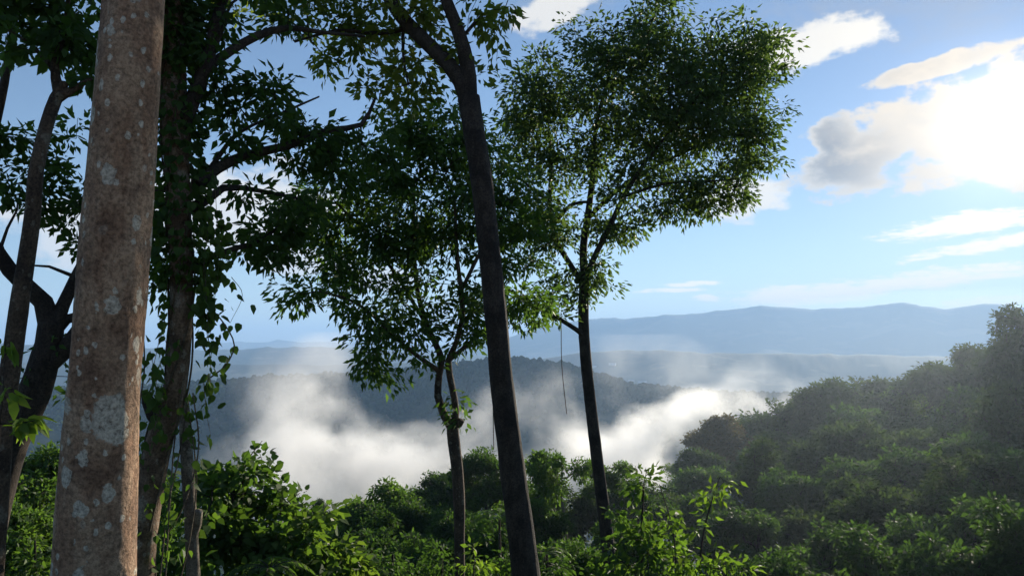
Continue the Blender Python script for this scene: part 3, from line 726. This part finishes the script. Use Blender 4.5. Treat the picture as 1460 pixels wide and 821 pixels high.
def wood(kind, px, py, d, wpx, label, group, name='woodland_tree', cat='tree', rot=None, hmin=3.0):
    top = P(px, py, d)
    g = float(terrain(top[0], top[1]))
    h = max(hmin, top[2] - g)
    root = empty(name, (top[0], top[1], top[2] - h)); tag(root, label, cat, group)
    wm = wpx * d / F
    k = wm / 5.8; rz = rot if rot is not None else random.random() * 6.28
    k = min(k, h / 7.0)
    root.rotation_euler = (0, 0, rz)
    for src in PR[kind]:
        c = src.copy(); c.parent = root; COL.objects.link(c)
        if src.name.startswith('trunk'):
            c.scale = (k, k, (h - 2.4 * k) / 7.5)       # the bole runs from the soil up into the crown
        else:
            kz = k * (.9 + .3 * random.random())
            c.scale = (k, k, kz); c.location = (0, 0, h - 9.9 * kz)
    return root
GH = 'trees on the hillside to the right'
HILL = [('open', 968, 645, 80, 70, 'thin pale tree at the low left end of the hillside wood'),
        ('rust', 1018, 596, 84, 85, 'rusty brown crown on the ridge line of the hillside wood'),
        ('dome', 1075, 566, 88, 115, 'flat green crown just right of the rusty crown'),
        ('dome', 1130, 540, 90, 130, 'round crown on the ridge line, left of the bump-topped crown'),
        ('dome', 1190, 512, 86, 120, 'bump-topped crown standing up from the middle of the ridge line'),
        ('dome', 1255, 510, 92, 135, 'wide round crown on the ridge line, right of the bump-topped crown'),
        ('open', 1300, 535, 84, 80, 'small airy crown in the dip of the ridge line'),
        ('dome', 1345, 492, 82, 130, 'large crown above the dip of the ridge line'),
        ('dome', 1398, 462, 80, 120, 'rounded crown second from the top of the hillside'),
        ('tall', 1446, 442, 70, 135, 'tallest crown at the top right of the hillside wood'),
        ('open', 1492, 452, 74, 110, 'crown cut off at the right edge, under the tallest one'),
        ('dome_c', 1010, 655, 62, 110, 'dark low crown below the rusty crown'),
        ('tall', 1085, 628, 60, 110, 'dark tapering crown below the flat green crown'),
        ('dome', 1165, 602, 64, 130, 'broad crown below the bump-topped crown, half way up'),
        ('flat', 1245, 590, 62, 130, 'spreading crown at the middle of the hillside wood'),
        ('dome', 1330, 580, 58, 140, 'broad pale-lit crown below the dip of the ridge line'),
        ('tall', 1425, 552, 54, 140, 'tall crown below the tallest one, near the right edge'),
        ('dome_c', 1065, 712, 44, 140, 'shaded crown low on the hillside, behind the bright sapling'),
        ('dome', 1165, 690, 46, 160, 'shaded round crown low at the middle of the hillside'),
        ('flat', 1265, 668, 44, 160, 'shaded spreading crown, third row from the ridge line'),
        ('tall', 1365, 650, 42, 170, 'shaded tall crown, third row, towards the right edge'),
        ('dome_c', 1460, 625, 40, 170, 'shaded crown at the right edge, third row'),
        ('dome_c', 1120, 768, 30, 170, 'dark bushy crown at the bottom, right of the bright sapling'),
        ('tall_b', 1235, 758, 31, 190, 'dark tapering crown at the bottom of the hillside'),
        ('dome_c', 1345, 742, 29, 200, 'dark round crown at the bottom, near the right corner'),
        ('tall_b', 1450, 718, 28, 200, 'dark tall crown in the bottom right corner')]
for k, px, py, d, wp, lab in HILL: wood(k, px, py, d, wp, lab, GH)
GM = 'trees below the ridge in the middle'
MID = [('tall', 456, 712, 75, 46, 'small cone-shaped tree standing alone against the mist'),
       ('tall_b', 478, 735, 68, 40, 'small dark tree right beside the cone-shaped one'),
       ('dome_b', 552, 668, 46, 125, 'broad green rounded tree against the mist'),
       ('dome_c', 622, 664, 50, 80, 'dark dense crown left of the slender twin stem'),
       ('dome_c', 690, 628, 44, 105, 'dark tall crown just left of the leaning trunk'),
       ('open', 798, 620, 38, 110, 'airy open tree with a visible pale stem, right of the leaning trunk'),
       ('open', 868, 640, 42, 90, 'airy tree behind the slim trunk of the umbrella tree'),
       ('dome_c', 905, 672, 48, 90, 'dark low crown behind the bright leafy shrub'),
       ('dome_c', 520, 742, 34, 140, 'green bushy crown under the broad rounded tree'),
       ('dome_c', 600, 745, 32, 150, 'shaded bushy crown left of the slender twin stem, lower down'),
       ('tall_b', 700, 742, 31, 150, 'shaded crown between the slender stem and the leaning trunk'),
       ('dome_c', 810, 755, 29, 150, 'olive bushy crown right of the leaning trunk, low down'),
       ('dome_c', 830, 765, 27, 110, 'dark round bush in front of the airy tree'),
       ('open', 745, 690, 36, 90, 'thin airy crown partly hidden by the leaning trunk')]
MID += [('dome_b', 500, 712, 52, 90, 'green crown at the left foot of the broad rounded tree'),
        ('dome_c', 585, 700, 44, 90, 'dark crown squeezed between the broad rounded tree and the slender stem'),
        ('dome_c', 655, 672, 48, 80, 'dark crown directly behind the slender twin stem'),
        ('dome', 740, 660, 47, 90, 'dull crown hidden mostly behind the leaning trunk'),
        ('dome', 835, 672, 46, 100, 'dull green crown left of the slim umbrella tree trunk'),
        ('dome', 950, 676, 52, 100, 'dull crown where the middle trees meet the hillside wood'),
        ('dome_c', 770, 712, 36, 110, 'shaded crown right beside the leaning trunk, knee-high in the row'),
        ('dome_c', 880, 722, 34, 120, 'shaded crown behind the bright leafy shrub, low down'),
        ('dome_c', 640, 715, 38, 110, 'shaded crown low behind the slender stem'),
        ('tall_b', 545, 722, 40, 110, 'shaded crown under the middle of the broad rounded tree')]
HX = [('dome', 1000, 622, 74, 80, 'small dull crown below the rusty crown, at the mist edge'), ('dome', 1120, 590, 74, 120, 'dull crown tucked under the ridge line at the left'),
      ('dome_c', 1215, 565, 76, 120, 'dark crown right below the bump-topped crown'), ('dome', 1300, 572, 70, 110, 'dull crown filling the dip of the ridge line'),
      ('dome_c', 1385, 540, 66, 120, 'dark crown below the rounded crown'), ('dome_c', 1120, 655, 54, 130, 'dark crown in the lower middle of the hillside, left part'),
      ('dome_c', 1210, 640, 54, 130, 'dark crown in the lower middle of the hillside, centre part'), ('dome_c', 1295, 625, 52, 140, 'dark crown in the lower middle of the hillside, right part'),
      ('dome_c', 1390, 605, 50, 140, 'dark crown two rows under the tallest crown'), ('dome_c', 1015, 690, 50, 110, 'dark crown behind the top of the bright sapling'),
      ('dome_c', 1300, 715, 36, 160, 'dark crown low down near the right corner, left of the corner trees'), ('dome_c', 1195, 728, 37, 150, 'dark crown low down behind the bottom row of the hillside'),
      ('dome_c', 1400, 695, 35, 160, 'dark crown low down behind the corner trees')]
for k, px, py, d, wp, lab in HX: wood(k, px, py, d, wp, lab, GH)
for k, px, py, d, wp, lab in MID: wood(k, px, py, d, wp, lab, GM)
GL = 'trees behind the trunks on the left'
for k, px, py, d, wp, lab in [('dome_b', 60, 620, 26, 150, 'sunlit green tree at the far left behind the dark forked tree'),
                              ('dome_b', 20, 690, 18, 190, 'bright green leafy tree low in the left corner'),
                              ('tall_b', 215, 660, 24, 120, 'green tree between the spotted trunk and the creeper tree')]:
    wood(k, px, py, d, wp, lab, GL)

# ------------------------------------------------------------------ bushes, saplings
def bush(name, label, cat, clumps, leafm, size, aspect, n_per, per, spread, stems, shape='hex', group=None, up=.6, droop=.3, twig_r=.004, seg=.35):
    at = clump_attr(clumps, n_per)
    sk = []; mbs = MB()
    for s in stems:
        p, r = poly(s); p, r = resample(p, r, .15); sk.append(p); tube(mbs, p, r, 6)
    b = sk[0][0]; o = np.array([b[0], b[1], float(terrain(b[0], b[1]))])
    root = empty(name, o); tag(root, label, cat, group)
    # stems reach the soil
    for s in sk:
        q = s[0]; g = float(terrain(q[0], q[1]))
        if q[2] > g: tube(mbs, np.array([[q[0], q[1], g - .2], (q + np.array([q[0], q[1], g])) / 2, q]), np.array([.03, .025, .02]), 6)
    mbs.build('stem', M['twig_mat'], root, o)
    buf, e, par, cnt, tips = grow(np.vstack(sk), None, at, seg=seg)
    mb = MB(); rb = twig_r * np.sqrt(cnt[e]); ra = np.minimum(twig_r * np.sqrt(np.maximum(cnt[par[e]], 1)), rb * 1.3)
    frusta(mb, buf[par[e]], buf[e], ra, rb, 4); mb.split = mb.n
    lm = mb; ti = np.array([t[0] for t in tips]); td = np.array([t[1] for t in tips])
    spray(lm, buf[ti], td, per, spread, size, aspect, up, shape, droop)
    lm.build2('foliage', M['twig_mat'], M[leafm], root, o)
    return root
bush('vine_thicket', 'mound of shrubs smothered in broad-leaved vines, bottom left beside the trunks', 'thicket',
     [(330, 690, 60, 45, 13, 1.2, 1.2), (300, 740, 70, 70, 12.5, 1.3, 1.2), (380, 740, 70, 45, 13, 1.2, 1.2), (430, 790, 70, 40, 13, 1.2, 1.2), (340, 800, 90, 50, 12, 1.2, 1.2), (480, 825, 50, 30, 13, 1, 1.2), (250, 800, 40, 60, 11.5, .8, 1), (345, 668, 22, 22, 12.8, .5, 1.2), (410, 770, 50, 30, 12.4, .7, 1), (445, 752, 50, 26, 12.8, .8, 1.1), (490, 796, 50, 26, 12.8, .8, 1.1)],
     'leaf_bright', .15, .66, 62, 22, .26, [[(320, 860, 12.5, 5), (325, 760, 12.6, 4), (335, 690, 12.8, 3)], [(420, 860, 13, 5), (400, 770, 13, 3)]])
bush('dry_twig', 'leafless dry twigs poking out of the vine-covered mound', 'twig',
     [(362, 632, 10, 8, 12.9, .1, .6)], 'leaf_dark', .05, .5, 26, 2, .05, [[(346, 672, 12.9, 2.2), (358, 648, 12.9, 1.6), (374, 628, 12.9, .8)], [(400, 722, 13, 2.0), (415, 712, 13, 1.5), (428, 702, 13, .8)]], twig_r=.003)
bush('sunlit_shrub', 'bushy bright green shrub in front of the slim umbrella tree trunk', 'shrub',
     [(915, 700, 28, 35, 16, .8, .9), (905, 750, 50, 35, 16, 1.1, 1.1), (930, 790, 60, 40, 15.5, 1.1, 1.1), (870, 805, 40, 25, 15.5, .8, 1)],
     'leaf_bright', .16, .48, 42, 20, .3, [[(915, 850, 15.8, 5), (915, 760, 16, 4), (918, 690, 16, 2.5)]])
bush('leafy_sapling', 'thin sapling with bright yellow-green leaves catching the sun, right of the bushy shrub', 'sapling',
     [(1025, 690, 20, 20, 13, .4, .9), (1015, 705, 14, 14, 13, .3, .8), (1000, 745, 36, 20, 13, .5, .7), (1040, 795, 34, 26, 13, .6, 1), (985, 790, 40, 28, 12.8, .6, 1), (1010, 815, 60, 22, 12.8, .7, 1.1), (960, 760, 20, 30, 13, .4, .7)],
     'leaf_lime', .15, .42, 50, 14, .24, [[(998, 850, 13, 4), (1000, 780, 13, 3), (1010, 730, 13, 2.2), (1026, 680, 13, 1.2)], [(965, 850, 13, 3), (960, 760, 13, 2), (940, 690, 13, 1.2)]], shape='kite', up=.5, droop=.5)
bush('small_sapling', 'small bright green sapling at the foot of the slender twin-stemmed tree', 'sapling',
     [(680, 790, 18, 14, 13, .3, 1), (672, 812, 22, 14, 13, .3, 1), (690, 808, 14, 14, 13, .3, 1)], 'leaf_lime', .12, .4, 60, 14, .16, [[(674, 850, 13, 3), (676, 790, 13, 1.5)]], shape='kite', droop=.5)
bush('leaf_sprig', 'sprig of large bright yellow-green leaves against the dark forked trunk at left', 'sprig',
     [(14, 600, 20, 14, 6.4, .15, 1), (36, 604, 12, 10, 6.4, .1, 1), (4, 560, 10, 20, 6.4, .15, 1), (8, 490, 10, 18, 6.4, .15, .8)], 'leaf_lime', .15, .40, 300, 6, .08, [[(-6, 850, 6.4, 5), (-2, 640, 6.4, 3), (4, 560, 6.4, 2), (8, 480, 6.4, 1.5)]], up=.3, droop=1.1)
def fern(px, py, d, nf, ln, label):
    o = P(px, py, d); o[2] = float(terrain(o[0], o[1])); top = P(px, py, d)
    root = empty('tree_fern', o); tag(root, label, 'fern', 'ferns in the undergrowth')
    mb = MB(); tube(mb, np.array([o - [0, 0, .2], (o + top) / 2 + [.03, 0, 0], top]), np.array([.05, .045, .035]), 8, .1); mb.build('trunk', M['bark_mid'], root, o)
    for k in range(nf):
        a = k * 6.283 / nf + rng.random() * .5; L = ln * (.75 + .4 * rng.random()); t = np.linspace(0, 1, 26)
        h = np.array([math.cos(a), math.sin(a), 0])
        p = top + h * (t * L)[:, None] + np.array([0, 0, 1.0]) * ((.75 * t - 1.05 * t * t) * L)[:, None]
        fm = MB(); tube(fm, p, .008 * (1 - .8 * t), 4); fm.split = fm.n
        tg = unit(np.gradient(p, axis=0)); sd = unit(np.cross(tg, [0, 0, 1.0]))
        w_ = np.sin(np.pi * np.clip(t * .92 + .08, 0, 1)) ** .6 * L * .22
        for sg in (-1, 1): leaves(fm, p[2:], sd[2:] * sg + tg[2:] * .45 + np.array([0, 0, -.25]), w_[2:], .22, .8)
        fm.build2('frond', M['twig_mat'], M['leaf_mid'], root, o)
fern(712, 738, 24, 9, 1.3, 'feathery fern just left of the leaning trunk, low in the undergrowth')
fern(776, 790, 19, 9, 1.0, 'feathery fern just right of the foot of the leaning trunk')
fern(385, 812, 10.5, 8, .7, 'feathery fern at the very bottom in front of the vine-covered mound')
GB = 'low bushes along the bottom'
for lab, cl, lm, st in [
        ('dark green bush at the bottom between the vine mound and the slender stem', [(560, 800, 70, 45, 18, 1.4, 1), (500, 800, 40, 40, 19, 1.2, 1)], 'leaf_dark', [[(560, 860, 18, 5), (560, 790, 18, 3)]]),
        ('dark bush at the foot of the slender twin-stemmed tree', [(620, 800, 50, 40, 17, 1.2, 1), (660, 815, 50, 25, 16.5, 1, 1)], 'leaf_dark', [[(630, 860, 17, 5), (630, 790, 17, 3)]]),
        ('olive bush at the foot of the tall leaning trunk', [(790, 800, 50, 36, 16, 1.2, 1), (730, 805, 40, 30, 16, 1, 1)], 'leaf_dark', [[(780, 860, 16, 5), (780, 790, 16, 3)]]),
        ('green bush in the left corner below the sprig', [(40, 780, 60, 60, 12, 1.2, 1), (100, 800, 40, 50, 12.5, 1, 1)], 'leaf_bright', [[(50, 860, 12, 5), (50, 770, 12, 3)]]),
        ('dark bush between the spotted trunk and the creeper tree', [(200, 800, 50, 40, 13, 1, 1), (215, 740, 30, 40, 14, 1, .8)], 'leaf_dark', [[(205, 860, 13, 5), (210, 770, 13, 3)]])]:
    bush('low_bush', lab, 'bush', [(c[0], c[1] + 26) + tuple(c[2:]) for c in cl], lm, .115, .5, 34, 46, .36, st, group=GB)

# ------------------------------------------------------------------ undergrowth and far woods (uncountable)
def undergrowth():
    n = 30000
    a = np.radians(rng.uniform(-42, 42, n)); r = 10 + 42 * rng.random(n) ** .8
    x = r * np.sin(a); y = r * np.cos(a)
    hgt = .9 * fbm(x * .5 + 7, y * .5 + 3, 3) * rng.random(n)
    z = terrain(x, y) + hgt
    mb = MB(); leaves(mb, np.stack([x, y, z], 1), np.stack([rng.normal(size=n), rng.normal(size=n), rng.normal(size=n) * .5 + .3], 1), .13 + .15 * rng.random(n), .5, .4)
    o = mb.build('undergrowth', M['leaf_dark']); tag(o, 'low green undergrowth covering the slope under the trees', 'undergrowth', kind='stuff')
undergrowth()
def far_forest():
    # leafy clumps over the slopes across the valley: one mass
    t = (1 + 5 ** .5) / 2
    iv = unit(np.array([(-1, t, 0), (1, t, 0), (-1, -t, 0), (1, -t, 0), (0, -1, t), (0, 1, t), (0, -1, -t), (0, 1, -t), (t, 0, -1), (t, 0, 1), (-t, 0, -1), (-t, 0, 1)], float))
    fc = np.array([(0, 11, 5), (0, 5, 1), (0, 1, 7), (0, 7, 10), (0, 10, 11), (1, 5, 9), (5, 11, 4), (11, 10, 2), (10, 7, 6), (7, 1, 8), (3, 9, 4), (3, 4, 2), (3, 2, 6), (3, 6, 8), (3, 8, 9), (4, 9, 5), (2, 4, 11), (6, 2, 10), (8, 6, 7), (9, 8, 1)])
    # one subdivision
    vs = list(iv); ed = {}; nf = []
    def mid(a, b):
        k = (min(a, b), max(a, b))
        if k not in ed: vs.append(unit((vs[a] + vs[b]) / 2)); ed[k] = len(vs) - 1
        return ed[k]
    for a, b, c in fc:
        ab, bc, ca = mid(a, b), mid(b, c), mid(c, a); nf += [(a, ab, ca), (b, bc, ab), (c, ca, bc), (ab, bc, ca)]
    iv = np.array(vs); fc = np.array(nf)
    n = 15000
    a = np.radians(rng.uniform(-36, 36, n))
    r = np.where(rng.random(n) < .45, rng.normal(1600, 110, n), np.exp(rng.uniform(np.log(140), np.log(2600), n)))
    x = r * np.sin(a); y = r * np.cos(a); z = terrain(x, y)
    # keep woods patchy
    keep = (fbm(x / 160 + 3, y / 160 + 8, 3) > .36) | (np.abs(r - 1600) < 160)
    x, y, z, r = x[keep], y[keep], z[keep], r[keep]; n = len(x)
    s = (2.6 + 3.4 * rng.random(n) ** 2) * np.where(r > 900, 1.25, 1.0)
    v = iv[None] * s[:, None, None] * (1 + .55 * (rng.random((n, len(iv), 1)) - .5)) * np.array([1, 1, 1.0])
    v[:, :, 2] *= (.75 + .7 * rng.random((n, 1)))
    v = v + np.stack([x, y, z + s * .7], 1)[:, None]
    f = fc[None] + (np.arange(n) * len(iv))[:, None, None]
    o = mesh_obj('far_forest', v.reshape(-1, 3), f.reshape(-1, 3), M['leaf_far'], smooth=False)
    tag(o, 'distant dark woods covering the ridge across the misty valley', 'forest', kind='stuff')
leaf_mat('leaf_far', [(.022, .042, .018), (.034, .056, .022), (.045, .068, .026), (.06, .08, .03)], .15, rough=1.0, spec=0.0)
far_forest()

# ------------------------------------------------------------------ hamlet in the valley
def houses():
    wall = MB(); 
    def box(x0, x1, y0, y1, z0, z1):
        v = np.array([(x, y, z) for x in (x0, x1) for y in (y0, y1) for z in (z0, z1)], float)
        return v, np.array([(0, 1, 3, 2), (4, 6, 7, 5), (0, 4, 5, 1), (2, 3, 7, 6), (0, 2, 6, 4), (1, 5, 7, 3)])
    wall.add(*box(-7, 7, -4.5, 4.5, -3, 4.2)); wm = wall.build('wall', M['white_wall'], smooth=False)
    rf = MB(); rf.add(np.array([(-7.8, -5.3, 4.0), (7.8, -5.3, 4.0), (7.8, 0, 7.2), (-7.8, 0, 7.2), (-7.8, 5.3, 4.0), (7.8, 5.3, 4.0)], float), np.array([(0, 1, 2, 3), (3, 2, 5, 4), (1, 0, 4, 5)]))
    rf.add(np.array([(-7.8, -5.3, 4.0), (-7.8, 0, 7.2), (-7.8, 5.3, 4.0), (7.8, -5.3, 4.0), (7.8, 0, 7.2), (7.8, 5.3, 4.0)], float), np.array([(0, 1, 2), (5, 4, 3)]))
    rm = rf.build('roof', M['tin_roof'], smooth=False)
    COL.objects.unlink(wm); COL.objects.unlink(rm)
    for px, py, rz, s, lab in [(846, 524, .3, 1.3, 'pale house alone on the far valley side, leftmost of the hamlet'), (873, 521, -.4, 1.6, 'pale house higher up the far valley side'),
                               (900, 544, .2, 1.1, 'pale valley house nearest the slim umbrella tree trunk, lower down'), (916, 547, -.2, 1.6, 'long pale valley house, rightmost and lowest of the hamlet')]:
        p = hit(px, py); o = empty('valley_house', (p[0], p[1], float(terrain(p[0], p[1])))); o.scale = (s * 1.5, s, s); o.rotation_euler = (0, 0, rz)
        tag(o, lab, 'house', 'houses in the far valley')
        for src in (wm, rm):
            c = src.copy(); c.parent = o; COL.objects.link(c)
houses()

# ------------------------------------------------------------------ air: haze box and valley mist
def box_obj(name, lo, hi, mat):
    x0, y0, z0 = lo; x1, y1, z1 = hi
    v = np.array([(x, y, z) for x in (x0, x1) for y in (y0, y1) for z in (z0, z1)], float)
    f = np.array([(0, 1, 3, 2), (4, 6, 7, 5), (0, 4, 5, 1), (2, 3, 7, 6), (0, 2, 6, 4), (1, 5, 7, 3)])
    return mesh_obj(name, v, f, mat, smooth=False)
def haze():
    m, g = newmat('haze_mat')
    v = g.node('ShaderNodeVolumePrincipled'); v.inputs['Color'].default_value = HAZE_COL
    v.inputs['Density'].default_value = HAZE_D; v.inputs['Anisotropy'].default_value = HAZE_G
    finish(m, g, None, v.outputs[0])
    o = box_obj('haze', (-26000, -26000, -330), (26000, 26000, 640), m)
    tag(o, 'thin blue haze filling the air over the valley', 'haze', kind='stuff')
HAZE_D, HAZE_COL, HAZE_G = 1.25e-4, (.42, .66, 1.0, 1), .12
haze()
def mist():
    m, g = newmat('mist_mat')
    pos = V(g, g.node('ShaderNodeTexCoord').outputs['Object'])
    # world position equals object position (box is built at the origin)
    wv = g.vm('SUBTRACT', g.noise(pos, .012, 3, .55, 0, 1), (.5, .5, .5))
    q = g.vm('ADD', pos, g.vm('SCALE', wv, scale=75.0))
    n2 = g.noise(g.vm('ADD', pos, g.vm('SCALE', wv, scale=40.0)), .027, 6, .66)
    tot = None
    for px, py, d, rx, ry, rd, k in MIST:
        c = P(px, py, d); mm = d / F
        s = (1 / (rx * mm), 1 / rd, 1 / (ry * mm))
        u = g.vm('MULTIPLY', g.vm('SUBTRACT', q, tuple(c)), s)
        b = (1.0 - g.vm('DOT_PRODUCT', u, u)).max(0.0) * k
        tot = b if tot is None else tot + b
    dens = tot * g.smooth(n2, .40, .62) * MIST_D
    v = g.node('ShaderNodeVolumePrincipled'); v.inputs['Color'].default_value = (.97, .97, .97, 1)
    g.put(v.inputs['Density'], dens); v.inputs['Anisotropy'].default_value = .5
    finish(m, g, None, v.outputs[0])
    m.cycles.volume_sampling = 'MULTIPLE_IMPORTANCE'
    try: m.cycles.volume_step_rate = .28
    except Exception: pass
    lo = np.array([-300, 180, -190]); hi = np.array([230, 620, 8])
    o = box_obj('mist', lo, hi, m)
    try: o.cycles.volume_step_rate = .28
    except Exception: pass
    tag(o, 'white morning mist drifting up from the valley between the trees', 'mist', kind='stuff')
MIST_D = .045
MIST = [(620, 690, 430, 330, 34, 50, .4), (420, 700, 380, 150, 85, 60, 1.2), (430, 610, 390, 85, 70, 50, .75), (550, 665, 400, 95, 50, 60, .9), (330, 650, 390, 60, 60, 50, .5), (450, 545, 420, 70, 55, 50, .34), (370, 560, 400, 50, 60, 50, .3),
        (640, 640, 420, 60, 40, 60, .45), (700, 590, 430, 60, 50, 50, .22), (770, 560, 430, 60, 40, 50, .16),
        (850, 660, 420, 120, 46, 60, .65), (900, 640, 425, 70, 40, 50, .4), (950, 612, 430, 75, 42, 50, .8), (1015, 590, 440, 65, 38, 50, .6), (790, 620, 430, 60, 40, 50, .25), (1060, 560, 450, 40, 34, 40, .4), (1110, 560, 450, 36, 22, 40, .25), (940, 530, 460, 110, 40, 50, .10)]
mist()
def hill_glare_veil():  # thin added volume imitating the lens glare over the right slope
    m, g = newmat('hill_glare_mat')
    v = g.node('ShaderNodeVolumePrincipled'); v.inputs['Color'].default_value = (.74, .86, 1.0, 1)
    v.inputs['Density'].default_value = .0005; v.inputs['Anisotropy'].default_value = .72
    finish(m, g, None, v.outputs[0])
    mb = MB(); n = 24
    th = np.linspace(0, np.pi, n); ph = np.linspace(0, 2 * np.pi, 40, endpoint=False)
    T, H_ = np.meshgrid(th, ph, indexing='ij')
    v3 = np.stack([np.sin(T) * np.cos(H_), np.sin(T) * np.sin(H_), np.cos(T)], -1).reshape(-1, 3) * np.array([46, 50, 13]) + P(1400, 660, 60)
    i = np.arange(n - 1)[:, None] * 40; j = np.arange(40)[None]; j2 = (j + 1) % 40
    o = mesh_obj('hillside_glare_veil', v3, np.stack([i + j, i + 40 + j, i + 40 + j2, i + j2], -1).reshape(-1, 4), m)
    tag(o, 'faint added mist standing in for lens glare over the trees of the right hillside', 'mist', kind='stuff')
hill_glare_veil()

# ------------------------------------------------------------------ render settings
scn.render.engine = 'CYCLES'
cy = scn.cycles
cy.use_denoising = True
try: cy.denoiser = 'OPENIMAGEDENOISE'
except Exception: pass
cy.max_bounces = 6; cy.diffuse_bounces = 3; cy.glossy_bounces = 2; cy.transmission_bounces = 3; cy.volume_bounces = 2; cy.transparent_max_bounces = 6
cy.volume_max_steps = 128
cy.caustics_reflective = False; cy.caustics_refractive = False
cy.sample_clamp_indirect = 6
vs_ = scn.view_settings
scn.display_settings.display_device = 'sRGB'
vs_.view_transform = 'Standard'; vs_.look = 'None'; vs_.gamma = 1; vs_.use_curve_mapping = False
vs_.exposure = 1.0
